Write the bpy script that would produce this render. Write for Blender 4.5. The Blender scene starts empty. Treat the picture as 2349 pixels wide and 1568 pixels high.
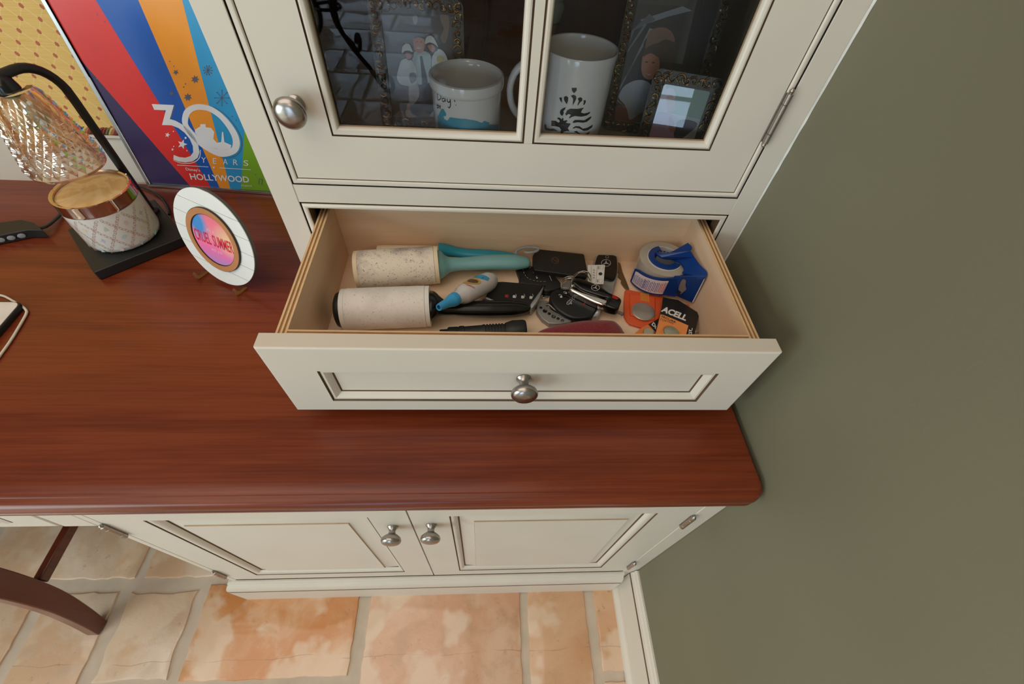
import bpy, bmesh, math, random
from math import sin, cos, pi, radians, sqrt, atan2
from mathutils import Vector, Matrix, geometry
random.seed(7)
SC = bpy.context.scene
COL = SC.collection
# ------------------------------------------------------------------ camera
PITCH, ROLL, YAW = radians(-52.0217), radians(5.2686), radians(5.9003)
CAM = Vector((-0.3763, -0.5120, 1.3138)); FPX = 1004.65; IW, IH = 2349, 1568
FWD = Vector((sin(YAW)*cos(PITCH), cos(YAW)*cos(PITCH), sin(PITCH)))
_r = Vector((cos(YAW), -sin(YAW), 0)); _u = _r.cross(FWD)
RGT = _r*cos(ROLL)+_u*sin(ROLL); UPV = -_r*sin(ROLL)+_u*cos(ROLL)
cd = bpy.data.cameras.new('camera'); cam = bpy.data.objects.new('camera', cd); COL.objects.link(cam)
cd.sensor_width = 36; cd.lens = FPX/IW*36; cd.clip_start = 0.01
m = Matrix.Identity(4)
for i in range(3):
    m[i][0] = RGT[i]; m[i][1] = UPV[i]; m[i][2] = -FWD[i]; m[i][3] = CAM[i]
cam.matrix_world = m
SC.camera = cam
# ------------------------------------------------------------------ world, lights, exposure
w = bpy.data.worlds.new('world'); SC.world = w; w.use_nodes = True
bg = w.node_tree.nodes['Background']; bg.inputs[0].default_value = (0.75, 0.88, 1.0, 1); bg.inputs[1].default_value = 1.2
def area(name, loc, target, sx, sy, power, col):
    l = bpy.data.lights.new(name, 'AREA'); l.shape = 'RECTANGLE'; l.size = sx; l.size_y = sy; l.energy = power; l.color = col
    o = bpy.data.objects.new(name, l); COL.objects.link(o); o.location = loc
    o.rotation_euler = (Vector(target)-Vector(loc)).to_track_quat('-Z', 'Y').to_euler(); return o
area('daylight_side_window', (-3.36, -2.45, 1.10), (0, -1.2, 0.9), 2.2, 1.7, 62, (0.82, 1.0, 0.98))
area('daylight_garden_door', (-1.49, -4.86, 1.1), (-1.49, 0, 1.0), 1.2, 2.05, 38, (0.52, 0.74, 1.0))
area('overhead_warm_fill', (-1.45, -0.85, 2.57), (-1.45, -0.85, 0), 2.4, 1.7, 20, (1.0, 0.84, 0.74))  # added overhead fill to brighten level surfaces; the ceiling has no opening
area('warm_fill_right', (-0.5, -2.6, 2.56), (-0.5, -2.6, 0), 0.5, 0.5, 6, (1.0, 0.72, 0.54))  # added unseen fill that warms the front faces on the right
vs = SC.view_settings
SC.display_settings.display_device = 'sRGB'; vs.view_transform = 'Standard'; vs.look = 'None'; vs.gamma = 1; vs.exposure = 0.09
vs.use_curve_mapping = False
SC.cycles.max_bounces = 8; SC.cycles.diffuse_bounces = 4; SC.cycles.glossy_bounces = 4; SC.cycles.transmission_bounces = 8
SC.cycles.transparent_max_bounces = 12; SC.cycles.caustics_refractive = True; SC.cycles.caustics_reflective = False
SC.cycles.sample_clamp_indirect = 4

# ------------------------------------------------------------------ materials
def srgb(r, g, b):
    f = lambda c: (c/255/12.92 if c/255 <= 0.04045 else ((c/255+0.055)/1.055)**2.4)
    return (f(r), f(g), f(b), 1)
class N:
    """tiny node helper"""
    def __init__(s, name):
        s.m = bpy.data.materials.new(name); s.m.use_nodes = True; s.t = s.m.node_tree
        s.b = s.t.nodes['Principled BSDF']; s.out = s.t.nodes['Material Output']
    def n(s, typ, **kw):
        nd = s.t.nodes.new(typ)
        for k, v in kw.items():
            if k in nd.inputs.keys() if hasattr(nd.inputs, 'keys') else False: nd.inputs[k].default_value = v
            else: setattr(nd, k, v)
        return nd
    def l(s, a, b): s.t.links.new(a, b)
    def math(s, op, a, b=None, c=None):
        nd = s.t.nodes.new('ShaderNodeMath'); nd.operation = op
        for i, v in enumerate((a, b, c)):
            if v is None: continue
            if isinstance(v, (int, float)): nd.inputs[i].default_value = v
            else: s.l(v, nd.inputs[i])
        return nd.outputs[0]
    def mixc(s, f, a, b):
        nd = s.t.nodes.new('ShaderNodeMix'); nd.data_type = 'RGBA'
        for i, v in ((0, f), (6, a), (7, b)):
            if isinstance(v, (int, float, tuple)): nd.inputs[i].default_value = v
            else: s.l(v, nd.inputs[i])
        return nd.outputs[2]
    def ramp(s, f, stops):
        nd = s.t.nodes.new('ShaderNodeValToRGB'); e = nd.color_ramp.elements
        while len(e) < len(stops): e.new(0.5)
        for i, (p, c) in enumerate(stops): e[i].position = p; e[i].color = c
        s.l(f, nd.inputs[0]); return nd.outputs[0]
    def coord(s, scale=(1, 1, 1), rot=(0, 0, 0), loc=(0, 0, 0), kind='Object'):
        tc = s.t.nodes.new('ShaderNodeTexCoord'); mp = s.t.nodes.new('ShaderNodeMapping')
        mp.inputs[1].default_value = loc; mp.inputs[2].default_value = rot; mp.inputs[3].default_value = scale
        s.l(tc.outputs[kind], mp.inputs[0]); return mp.outputs[0]
    def noise(s, vec, scale=5, detail=4, rough=0.55, dist=0.0):
        nd = s.t.nodes.new('ShaderNodeTexNoise'); nd.inputs['Scale'].default_value = scale; nd.inputs['Detail'].default_value = detail
        nd.inputs['Roughness'].default_value = rough; nd.inputs['Distortion'].default_value = dist; s.l(vec, nd.inputs[0]); return nd.outputs[0]
    def bump(s, h, strength=0.2, dist=0.001):
        nd = s.t.nodes.new('ShaderNodeBump'); nd.inputs['Strength'].default_value = strength; nd.inputs['Distance'].default_value = dist
        s.l(h, nd.inputs['Height']); s.l(nd.outputs[0], s.b.inputs['Normal'])
def pbr(name, col, rough=0.5, metal=0.0, var=0.06, scale=30, bump=0.0, coat=0.0, spec=0.5, ior=None):
    M = N(name); v = M.coord()
    nz = M.noise(v, scale, 3)
    c2 = tuple(min(1, c*(1+var)) for c in col[:3])+(1,); c1 = tuple(c*(1-var) for c in col[:3])+(1,)
    M.l(M.ramp(nz, [(0.3, c1), (0.7, c2)]), M.b.inputs['Base Color'])
    M.b.inputs['Roughness'].default_value = rough; M.b.inputs['Metallic'].default_value = metal
    M.b.inputs['Coat Weight'].default_value = coat; M.b.inputs['Coat Roughness'].default_value = 0.15
    M.b.inputs['Specular IOR Level'].default_value = spec
    if bump: M.bump(M.noise(v, scale*4, 3), bump, 0.0006)
    return M.m
def ink(name, *rgb, rough=0.5): return pbr(name, srgb(*rgb), rough, var=0.02)
def emb(col, rough=.3): return pbr('x', col, rough)

CREAM = pbr('cream_paint', srgb(221, 213, 200), 0.42, var=0.025, scale=6, bump=0.03)
CREAM_DIM = pbr('cream_paint_dimmed', srgb(196, 188, 168), 0.5, var=0.03, scale=6)  # the same cream, with the dimness of the cabinet insides put into its colour
GLAZE = pbr('brown_glaze', srgb(96, 72, 50), 0.6, var=0.25, scale=25)
GLAZE_LT = pbr('light_glaze', srgb(176, 150, 118), 0.5, var=0.15, scale=12)
GAP = pbr('dark_gap', srgb(52, 40, 30), 0.8, var=0.1)
NICKEL = None
def mk_nickel():
    M = N('brushed_nickel'); v = M.coord((1, 1, 40))
    M.l(M.ramp(M.noise(v, 60, 2), [(0.3, srgb(162, 156, 149)), (0.7, srgb(178, 172, 166))]), M.b.inputs['Base Color'])
    M.b.inputs['Metallic'].default_value = 1; M.b.inputs['Roughness'].default_value = 0.28
    return M.m
NICKEL = mk_nickel()
CHROME = pbr('chrome', srgb(215, 212, 208), 0.08, 1.0, var=0.01)
STEEL = pbr('dull_steel', srgb(150, 148, 144), 0.4, 0.6, var=0.05)
WHITE = pbr('white_ceramic', srgb(246, 246, 244), 0.14, var=0.01, coat=0.4)
BLACKP = pbr('black_plastic', srgb(20, 20, 20), 0.42, var=0.15)
BLACKG = pbr('black_gloss', srgb(14, 14, 14), 0.22, var=0.1)
BLACKM = pbr('black_matte_metal', srgb(24, 24, 23), 0.5, var=0.1)
LEATHER = pbr('black_leather', srgb(22, 22, 23), 0.5, var=0.3, scale=300, bump=0.4)

def wood(name, cols, axis='x', scale=1.0, rough=0.3, coat=0.5, fine=1.0, knots=False):
    """stretched grain along one axis; cols from dark to light"""
    M = N(name)
    s = {'x': (1.1, 14, 14), 'y': (14, 1.1, 14), 'z': (14, 14, 1.1)}[axis]
    v = M.coord(tuple(a*scale for a in s))
    n1 = M.noise(v, 1.6, 5, 0.6, 0.6); v2 = M.coord(tuple(a*scale*(6 if a > 5 else 1.5) for a in s)); n2 = M.noise(v2, 2.2, 4, 0.65)
    v3 = M.coord((1.2, 2.5, 2.5)); n3 = M.noise(v3, 1.7, 2)
    f = M.math('ADD', M.math('MULTIPLY', n1, 0.5), M.math('MULTIPLY', n2, 0.27*fine)); f = M.math('ADD', f, M.math('MULTIPLY', n3, 0.26))
    f = M.math('SUBTRACT', f, 0.0)
    k = len(cols); M_c = M.ramp(f, [(0.36+0.30*i/(k-1), c) for i, c in enumerate(cols)])
    if knots:
        pass
    M.l(M_c, M.b.inputs['Base Color'])
    M.b.inputs['Roughness'].default_value = rough; M.b.inputs['Coat Weight'].default_value = coat; M.b.inputs['Coat Roughness'].default_value = 0.22
    M.bump(n2, 0.05, 0.0005)
    return M.m
CHERRY = wood('cherry_desk_wood', [srgb(82, 29, 13), srgb(106, 42, 20), srgb(126, 57, 30)], 'x', 1.5, 0.32, 0.16, 1.5)
CHERRY.node_tree.nodes['Principled BSDF'].inputs['Specular IOR Level'].default_value = 0.32
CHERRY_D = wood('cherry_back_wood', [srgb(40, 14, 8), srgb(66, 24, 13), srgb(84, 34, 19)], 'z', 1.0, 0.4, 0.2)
CHAIRW = wood('chair_wood', [srgb(76, 32, 17), srgb(104, 46, 26), srgb(122, 58, 35)], 'z', 1.2, 0.32, 0.4)
MAPLE = wood('maple_plywood', [srgb(228, 192, 156), srgb(240, 210, 178), srgb(246, 222, 196)], 'x', 0.55, 0.45, 0.15, 0.6)
MAPLE_Y = wood('maple_plywood_side', [srgb(226, 190, 154), srgb(238, 208, 176), srgb(244, 220, 194)], 'y', 0.55, 0.45, 0.15, 0.6)
PLY_LT = pbr('ply_light_layer', srgb(224, 190, 144), 0.6, var=0.08, scale=60)
PLY_DK = pbr('ply_dark_layer', srgb(160, 112, 66), 0.6, var=0.12, scale=60)

def wall_mat():
    M = N('olive_wall_paint'); v = M.coord()
    M.l(M.ramp(M.noise(v, 2.2, 2), [(0.3, srgb(113, 110, 89)), (0.7, srgb(120, 117, 95))]), M.b.inputs['Base Color'])
    M.b.inputs['Roughness'].default_value = 0.55
    M.bump(M.noise(v, 260, 3), 0.12, 0.0008); return M.m
OLIVE = wall_mat()
CEIL = pbr('ceiling_white', srgb(225, 222, 214), 0.8)
GROUT = pbr('grout', srgb(206, 190, 172), 0.85, var=0.1, scale=14, bump=0.3)
def stone(name, base, patch, dark, seed, amount=0.5):
    M = N(name); v = M.coord(loc=(seed, seed*2.3, 0))
    n1 = M.noise(v, 4.0, 6, 0.62, 0.5); n2 = M.noise(v, 11.0, 5, 0.6, 0.3); n3 = M.noise(v, 45, 5, 0.7)
    c = M.mixc(M.ramp(n1, [(0.50-0.12*amount, (0, 0, 0, 1)), (0.57, (1, 1, 1, 1))]), base, patch)
    c = M.mixc(M.math('MULTIPLY', M.ramp(n2, [(0.50, (0, 0, 0, 1)), (0.64, (1, 1, 1, 1))]), 0.6), c, dark)
    pits = M.ramp(n3, [(0.30, (1, 1, 1, 1)), (0.39, (0, 0, 0, 1))])
    c = M.mixc(M.math('MULTIPLY', pits, 0.45), c, srgb(128, 96, 72))
    c = M.mixc(M.math('MULTIPLY', M.ramp(M.noise(v, 7.0, 3), [(0.51, (0, 0, 0, 1)), (0.57, (1, 1, 1, 1))]), 0.55), c, srgb(234, 214, 190))
    tcx = M.t.nodes.new('ShaderNodeTexCoord'); sx = M.t.nodes.new('ShaderNodeSeparateXYZ'); M.l(tcx.outputs['Object'], sx.inputs[0])
    yy_ = M.math('ABSOLUTE', M.math('ADD', M.math('ADD', sx.outputs[1], .452), M.math('MULTIPLY', M.math('SUBTRACT', M.noise(tcx.outputs['Object'], 6, 3), .5), .035)))
    crack = M.math('MULTIPLY', M.math('LESS_THAN', yy_, .0009), M.ramp(M.noise(tcx.outputs['Object'], 9, 2), [(.40, (0, 0, 0, 1)), (.55, (1, 1, 1, 1))]))
    c = M.mixc(M.math('MULTIPLY', crack, .35), c, srgb(120, 92, 74))
    M.l(c, M.b.inputs['Base Color']); M.b.inputs['Roughness'].default_value = 0.42; M.b.inputs['Coat Weight'].default_value = 0.8; M.b.inputs['Coat Roughness'].default_value = 0.08
    M.bump(M.math('ADD', M.math('MULTIPLY', n2, 1.0), M.math('MULTIPLY', n3, 0.35)), 0.35, 0.003)
    return M.m
ST_ORANGE = stone('stone_orange', srgb(222, 174, 132), srgb(208, 138, 78), srgb(226, 188, 154), 3.1, 1.0)
ST_PINK = stone('stone_pink', srgb(228, 190, 162), srgb(214, 164, 130), srgb(190, 148, 114), 11.7, 0.9)
ST_TAN = stone('stone_tan', srgb(218, 176, 140), srgb(210, 160, 118), srgb(200, 154, 116), 17.2, 0.8)
ST_BEIGE = stone('stone_beige', srgb(226, 204, 182), srgb(218, 182, 148), srgb(204, 178, 154), 5.9, 0.45)

def fabric():
    M = N('yellow_dotted_fabric'); tc = M.t.nodes.new('ShaderNodeTexCoord'); sp = M.t.nodes.new('ShaderNodeSeparateXYZ'); M.l(tc.outputs['Object'], sp.inputs[0])
    x, z = sp.outputs[0], sp.outputs[2]
    wob = M.math('MULTIPLY', M.math('SUBTRACT', M.noise(tc.outputs['Object'], 40, 1), 0.5), 0.12)
    a = M.math('ADD', M.math('DIVIDE', x, 0.029), wob); b = M.math('DIVIDE', z, 0.0335)
    uu = M.math('ADD', a, b); vv = M.math('SUBTRACT', a, b)
    def dist(q): return M.math('ABSOLUTE', M.math('SUBTRACT', M.math('FRACT', M.math('ADD', q, 0.5)), 0.5))
    du, dv = dist(uu), dist(vv)
    dot = M.math('LESS_THAN', M.math('SQRT', M.math('ADD', M.math('MULTIPLY', du, du), M.math('MULTIPLY', dv, dv))), 0.145)
    line = M.math('MAXIMUM', M.math('LESS_THAN', du, 0.035), M.math('MULTIPLY', M.math('LESS_THAN', dv, 0.03), 0.7))
    base = M.ramp(M.noise(M.coord((3, 3, 160)), 3, 3), [(0.3, srgb(222, 180, 92)), (0.7, srgb(232, 194, 110))])
    c = M.mixc(M.math('MULTIPLY', line, 0.55), base, srgb(240, 216, 150))
    c = M.mixc(M.math('MULTIPLY', dot, 0.9), c, srgb(178, 72, 42))
    M.l(c, M.b.inputs['Base Color']); M.b.inputs['Roughness'].default_value = 0.6; M.b.inputs['Sheen Weight'].default_value = 0.2
    M.bump(M.noise(M.coord((300, 300, 900)), 3, 2), 0.15, 0.0004); return M.m
FABRIC = fabric()

def thin_glass(name, tint=(1, 1, 1, 1), extra=0.0):
    M = N(name); t = M.t; t.nodes.remove(M.b)
    tr = t.nodes.new('ShaderNodeBsdfTransparent'); tr.inputs[0].default_value = tint
    gl = t.nodes.new('ShaderNodeBsdfGlossy'); gl.inputs['Roughness'].default_value = 0.015
    fr = t.nodes.new('ShaderNodeFresnel'); fr.inputs[0].default_value = 1.5
    mx = t.nodes.new('ShaderNodeMixShader'); f = M.math('ADD', fr.outputs[0], extra)
    M.l(f, mx.inputs[0]); M.l(tr.outputs[0], mx.inputs[1]); M.l(gl.outputs[0], mx.inputs[2]); M.l(mx.outputs[0], M.out.inputs[0]); return M.m
PANE = thin_glass('pane_glass', (0.97, 0.98, 0.97, 1), 0.0)
def clear(name, col, rough=0.03, ior=1.48, w=1.0):
    M = N(name); M.b.inputs['Base Color'].default_value = col; M.b.inputs['Roughness'].default_value = rough
    M.b.inputs['IOR'].default_value = ior; M.b.inputs['Transmission Weight'].default_value = w; return M.m
def crystal_mat():
    M = N('amber_crystal'); t = M.t
    v = M.coord()
    M.l(M.ramp(M.noise(v, 60, 2), [(0.35, srgb(255, 226, 196)), (0.5, srgb(255, 238, 214)), (0.65, srgb(250, 210, 186))]), M.b.inputs['Base Color'])
    M.b.inputs['Roughness'].default_value = 0.03; M.b.inputs['IOR'].default_value = 1.5; M.b.inputs['Transmission Weight'].default_value = 1.0
    M.b.inputs['Thin Film Thickness'].default_value = 420; M.b.inputs['Thin Film IOR'].default_value = 1.6
    tr = t.nodes.new('ShaderNodeBsdfTransparent'); tr.inputs[0].default_value = (1, .90, .78, 1)
    mx = t.nodes.new('ShaderNodeMixShader'); mx.inputs[0].default_value = 0.30
    M.l(M.b.outputs[0], mx.inputs[1]); M.l(tr.outputs[0], mx.inputs[2]); M.l(mx.outputs[0], M.out.inputs[0]); return M.m
CRYSTAL = crystal_mat()

# ------------------------------------------------------------------ frames of reference
DROOP = radians(1.3362)
DR = Matrix.Translation((0, 0, .85)) @ Matrix.Rotation(DROOP, 4, 'X') @ Matrix.Translation((0, 0, -.85))   # open drawer hangs forward a little
IDM = Matrix.Identity(4)
def ray(px, py): return FWD + RGT*((px-IW/2)/FPX) - UPV*((py-IH/2)/FPX)
def onplane(px, py, p, n):
    d = ray(px, py); t = (Vector(p)-CAM).dot(n)/d.dot(n); return CAM+d*t
def LZ(px, py, z):          # drawer-local point on local plane z
    q = DR @ Vector((0, 0, z)); n = DR.to_3x3() @ Vector((0, 0, 1)); return DR.inverted() @ onplane(px, py, q, n)
def LXp(px, py, x):         # drawer-local point on local plane x
    R = DR.to_3x3(); return DR.inverted() @ onplane(px, py, DR @ Vector((x, 0, 0)), R @ Vector((1, 0, 0)))
def LPl(px, py, p, n): return DR.inverted() @ onplane(px, py, DR @ Vector(p), DR.to_3x3() @ Vector(n))
def WZ(px, py, z): return onplane(px, py, (0, 0, z), Vector((0, 0, 1)))
def WY(px, py, y): return onplane(px, py, (0, y, 0), Vector((0, 1, 0)))

class PlaneS:
    def __init__(s, o, u, v): s.o = Vector(o); s.u = Vector(u).normalized(); s.v = Vector(v).normalized(); s.n = s.u.cross(s.v)
    def uv(s, px, py): q = onplane(px, py, s.o, s.n)-s.o; return (q.dot(s.u), q.dot(s.v))
    def p(s, a, b, e=0): return s.o+s.u*a+s.v*b+s.n*e
    flat = True
class CylS:
    flat = False
    def __init__(s, cx, cy, R): s.cx, s.cy, s.R = cx, cy, R
    def uv(s, px, py):
        d = ray(px, py); ox, oy = CAM.x-s.cx, CAM.y-s.cy
        A = d.x**2+d.y**2; B = ox*d.x+oy*d.y; Cc = ox*ox+oy*oy-s.R**2; D = max(B*B-A*Cc, 0); t = (-B-sqrt(D))/A; q = CAM+d*t
        return ((atan2(q.y-s.cy, q.x-s.cx)+pi/2)*s.R, q.z)
    def p(s, a, b, e=0):
        th = a/s.R-pi/2; r = s.R+e; return Vector((s.cx+r*cos(th), s.cy+r*sin(th), b))

# ------------------------------------------------------------------ mesh builder
class MB:
    def __init__(s, mats=None): s.v = []; s.f = []; s.mi = []; s.sm = []; s.mats = mats or []
    def m(s, mat):
        if mat not in s.mats: s.mats.append(mat)
        return s.mats.index(mat)
    def add(s, vs, fs, mat, smooth=False):
        b = len(s.v); s.v += [Vector(q) for q in vs]; k = s.m(mat)
        for f in fs: s.f.append([b+i for i in f]); s.mi.append(k); s.sm.append(smooth)
        return s
    def box(s, x0, x1, y0, y1, z0, z1, mat, M=None):
        vs = [Vector((x, y, z)) for x in (x0, x1) for y in (y0, y1) for z in (z0, z1)]
        if M: vs = [M @ q for q in vs]
        return s.add(vs, [(0, 1, 3, 2), (4, 6, 7, 5), (0, 4, 5, 1), (2, 3, 7, 6), (0, 2, 6, 4), (1, 5, 7, 3)], mat)
    def prism(s, pts, off, mat, side=None, smooth=False):
        """pts: closed 3D outline; off: extrusion vector"""
        n = len(pts); pts = [Vector(p) for p in pts]; off = Vector(off)
        nn = geometry.normal(pts) if n > 3 else (pts[1]-pts[0]).cross(pts[2]-pts[0])
        if nn.dot(off) > 0: pts = pts[::-1]
        top = [p+off for p in pts]
        s.add(pts+top, [tuple(range(n)), tuple(range(2*n-1, n-1, -1))], mat)
        s.add(pts+top, [(i, i+n, (i+1) % n+n, (i+1) % n) for i in range(n)], side or mat, smooth); return s
    def domeprism(s, pts, h, mat, up=Vector((0, 0, 1)), r=0.003, k=3, inset=None):
        """rounded pebble-like slab from an outline"""
        pts = [Vector(p) for p in pts]; n = len(pts); c = sum(pts, Vector())/n
        if geometry.normal(pts).dot(up) < 0: pts = pts[::-1]
        rings = [[p for p in pts]]
        for i in range(k+1):
            a = pi/2*i/k; ins = r*(1-cos(a)); hh = h-r+r*sin(a); ring = []
            for j, p in enumerate(pts):
                t = (pts[(j+1) % n]-pts[j-1]).normalized(); inn = up.cross(t); ring.append(p+inn*ins+up*hh)
            rings.append(ring)
        vs = [q for rg in rings for q in rg]; fs = []
        for a in range(len(rings)-1):
            for j in range(n): fs.append((a*n+j, a*n+(j+1) % n, (a+1)*n+(j+1) % n, (a+1)*n+j))
        L = (len(rings)-1)*n; fs.append(tuple(range(L, L+n))); fs.append(tuple(range(n-1, -1, -1)))
        s.add(vs, fs, mat, True); return s
    def lathe(s, prof, mat, M=None, n=32, a0=0, a1=2*pi, smooth=True, closed=False):
        M = M or IDM; full = abs(a1-a0-2*pi) < 1e-6; k = n if full else n+1; vs = []
        for r, z in prof:
            for i in range(k): a = a0+(a1-a0)*i/n; vs.append(M @ Vector((r*cos(a), r*sin(a), z)))
        fs = []
        P = len(prof)
        for j in range(P if closed else P-1):
            j2 = (j+1) % P
            for i in range(n): i2 = (i+1) % k; fs.append((j*k+i, j*k+i2, j2*k+i2, j2*k+i))
        return s.add(vs, fs, mat, smooth)
    def tube(s, path, r, mat, n=10, caps=True, closed=False, flat=1.0, upv=None):
        path = [Vector(p) for p in path]; L = len(path); vs = []; fs = []; up = upv or Vector((0, 0, 1))
        for i, p in enumerate(path):
            t = (path[(i+1) % L if closed else min(i+1, L-1)]-path[i-1 if closed else max(i-1, 0)]).normalized()
            if abs(t.dot(up)) > 0.95 and upv is None: up = Vector((1, 0, 0)) if abs(t.x) < 0.9 else Vector((0, 1, 0))
            a = t.cross(up).normalized(); b = a.cross(t).normalized()
            rr = r[i] if isinstance(r, (list, tuple)) else r
            for j in range(n): th = 2*pi*j/n; vs.append(p+a*rr*cos(th)+b*rr*flat*sin(th))
        for i in range(L if closed else L-1):
            i2 = (i+1) % L
            for j in range(n): fs.append((i*n+j, i2*n+j, i2*n+(j+1) % n, i*n+(j+1) % n))
        s.add(vs, fs, mat, True)
        if caps and not closed: s.add(vs[:n], [tuple(range(n))], mat); s.add(vs[-n:], [tuple(range(n-1, -1, -1))], mat)
        return s
    def build(s, name, parent=None, M=None, bevel=0, seg=2, label=None, angle=38, recalc=True):
        root = WM.get(parent, IDM) if parent else IDM
        T = root.inverted() @ (M or IDM)
        me = bpy.data.meshes.new(name); me.from_pydata([T @ q for q in s.v], [], s.f)
        for mt in s.mats: me.materials.append(mt)
        for p, k, sm in zip(me.polygons, s.mi, s.sm): p.material_index = k; p.use_smooth = sm
        if recalc:
            bm = bmesh.new(); bm.from_mesh(me); bmesh.ops.remove_doubles(bm, verts=bm.verts, dist=2e-6); bmesh.ops.recalc_face_normals(bm, faces=bm.faces); bm.to_mesh(me); bm.free()
        if any(s.sm):
            for p in me.polygons: pass
            me.set_sharp_from_angle(angle=radians(angle))
        o = bpy.data.objects.new(name, me); COL.objects.link(o)
        if parent: o.parent = parent
        WM[o] = root
        if bevel:
            b = o.modifiers.new('bevel', 'BEVEL'); b.width = bevel; b.segments = seg; b.limit_method = 'ANGLE'; b.angle_limit = radians(40)
            for p in me.polygons: p.use_smooth = True
            me.set_sharp_from_angle(angle=radians(60))
        if label: o['label'] = label
        return o
WM = {}
def thing(name, label, cat, loc=(0, 0, 0), group=None, M=None):
    o = bpy.data.objects.new(name, None); COL.objects.link(o); o.empty_display_size = 0.02
    T = (M or IDM) @ Matrix.Translation(Vector(loc)); o.matrix_world = T; WM[o] = T.copy()
    o['label'] = label; o['category'] = cat
    if group: o['group'] = group
    return o
def part_empty(name, parent, T):
    o = bpy.data.objects.new(name, None); COL.objects.link(o); o.empty_display_size = .02
    o.parent = parent; o.matrix_basis = WM[parent].inverted() @ T; WM[o] = T.copy(); return o
def tag(o, label, cat, group=None):
    o['label'] = label; o['category'] = cat
    if group: o['group'] = group
    return o
def struct(o): o['kind'] = 'structure'; return o

# flat print: polygons and lettering on a surface
def tess(poly):
    return geometry.tessellate_polygon([[Vector((a, b, 0)) for a, b in poly]])
def add_poly(mb, S, poly, mat, e=0.0003, px=True):
    q = [S.uv(*p) for p in poly] if px else list(poly)
    tr = tess(q)
    if S.flat: mb.add([S.p(a, b, e) for a, b in q], tr, mat)
    else:
        bm = bmesh.new(); vv = [bm.verts.new((a, b, 0)) for a, b in q]
        for t in tr:
            try: bm.faces.new([vv[i] for i in t])
            except ValueError: pass
        for _ in range(5):
            es = [ed for ed in bm.edges if abs(ed.verts[0].co.x-ed.verts[1].co.x) > 0.006]
            if not es: break
            bmesh.ops.subdivide_edges(bm, edges=es, cuts=1); bmesh.ops.triangulate(bm, faces=bm.faces)
        bm.verts.index_update()
        mb.add([S.p(v_.co.x, v_.co.y, e) for v_ in bm.verts], [[v_.index for v_ in f.verts] for f in bm.faces], mat, True); bm.free()
def add_line(mb, S, pts, wd, mat, e=0.0004, px=True, closed=False):
    """stroke: wd in metres (uv units)"""
    q = [Vector(S.uv(*p)) if px else Vector(p) for p in pts]; n = len(q)
    L = []; R = []
    for i in range(n):
        t = (q[(i+1) % n if closed else min(i+1, n-1)]-q[i-1 if closed else max(i-1, 0)])
        if t.length < 1e-9: t = Vector((1, 0))
        t.normalize(); nn = Vector((-t.y, t.x))*(wd[i] if isinstance(wd, (list, tuple)) else wd)/2; L.append(q[i]+nn); R.append(q[i]-nn)
    for i in range(n if closed else n-1):
        j = (i+1) % n; mb.add([S.p(*L[i], e), S.p(*R[i], e), S.p(*R[j], e), S.p(*L[j], e)], [(0, 1, 2, 3)], mat)
_tc = {}
def text_geo(txt, off=0.0):
    key = (txt, off)
    if key not in _tc:
        c = bpy.data.curves.new('t', 'FONT'); c.body = txt; c.size = 1; c.offset = off; c.fill_mode = 'FRONT'; c.resolution_u = 3
        o = bpy.data.objects.new('t', c); COL.objects.link(o)
        me = bpy.data.meshes.new_from_object(o.evaluated_get(bpy.context.evaluated_depsgraph_get()))
        vs = [v_.co.xy.copy() for v_ in me.vertices]; fs = [tuple(p.vertices) for p in me.polygons]
        bpy.data.objects.remove(o); bpy.data.curves.remove(c); bpy.data.meshes.remove(me)
        if vs:
            x0 = min(a.x for a in vs); x1 = max(a.x for a in vs); vs = [Vector(((a.x-x0)/(x1-x0), a.y/0.72)) for a in vs]
        _tc[key] = (vs, fs)
    return _tc[key]
def add_text(mb, S, txt, p0, p1, pt, mat, e=0.0004, px=True, off=0.0, mir=False):
    """baseline start, baseline end, and the point cap-height above the start"""
    A, B, T = [Vector(S.uv(*p)) if px else Vector(p) for p in (p0, p1, pt)]
    vs, fs = text_geo(txt, off)
    mb.add([S.p(*(A+(B-A)*(1-q.x if mir else q.x)+(T-A)*q.y), e) for q in vs], fs, mat, True)
def smooth(pts, k=6, closed=True):
    n = len(pts); out = []
    P = [Vector(p) for p in pts]
    for i in range(n if closed else n-1):
        a, b, c, d = (P[(i-1) % n], P[i], P[(i+1) % n], P[(i+2) % n]) if closed else (P[max(i-1, 0)], P[i], P[i+1], P[min(i+2, n-1)])
        for j in range(k):
            t = j/k; out.append(0.5*((2*b)+(c-a)*t+(2*a-5*b+4*c-d)*t*t+(3*b-a-3*c+d)*t**3))
    if not closed: out.append(P[-1])
    return out
def ell(cx, cy, rx, ry, n=28, rot=0): return [(cx+rx*cos(t)*cos(rot)-ry*sin(t)*sin(rot), cy+rx*cos(t)*sin(rot)+ry*sin(t)*cos(rot)) for t in [2*pi*i/n for i in range(n)]]
def rrect(x0, x1, y0, y1, r, n=5):
    o = []
    for cx, cy, a in ((x1-r, y1-r, 0), (x0+r, y1-r, pi/2), (x0+r, y0+r, pi), (x1-r, y0+r, 3*pi/2)):
        for i in range(n+1): t = a+pi/2*i/n; o.append((cx+r*cos(t), cy+r*sin(t)))
    return o
def star(cx, cy, R, n=5, k=0.42, rot=pi/2): return [(cx+(R if i % 2 == 0 else R*k)*cos(rot+pi*i/n), cy+(R if i % 2 == 0 else R*k)*sin(rot+pi*i/n)) for i in range(2*n)]

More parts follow.
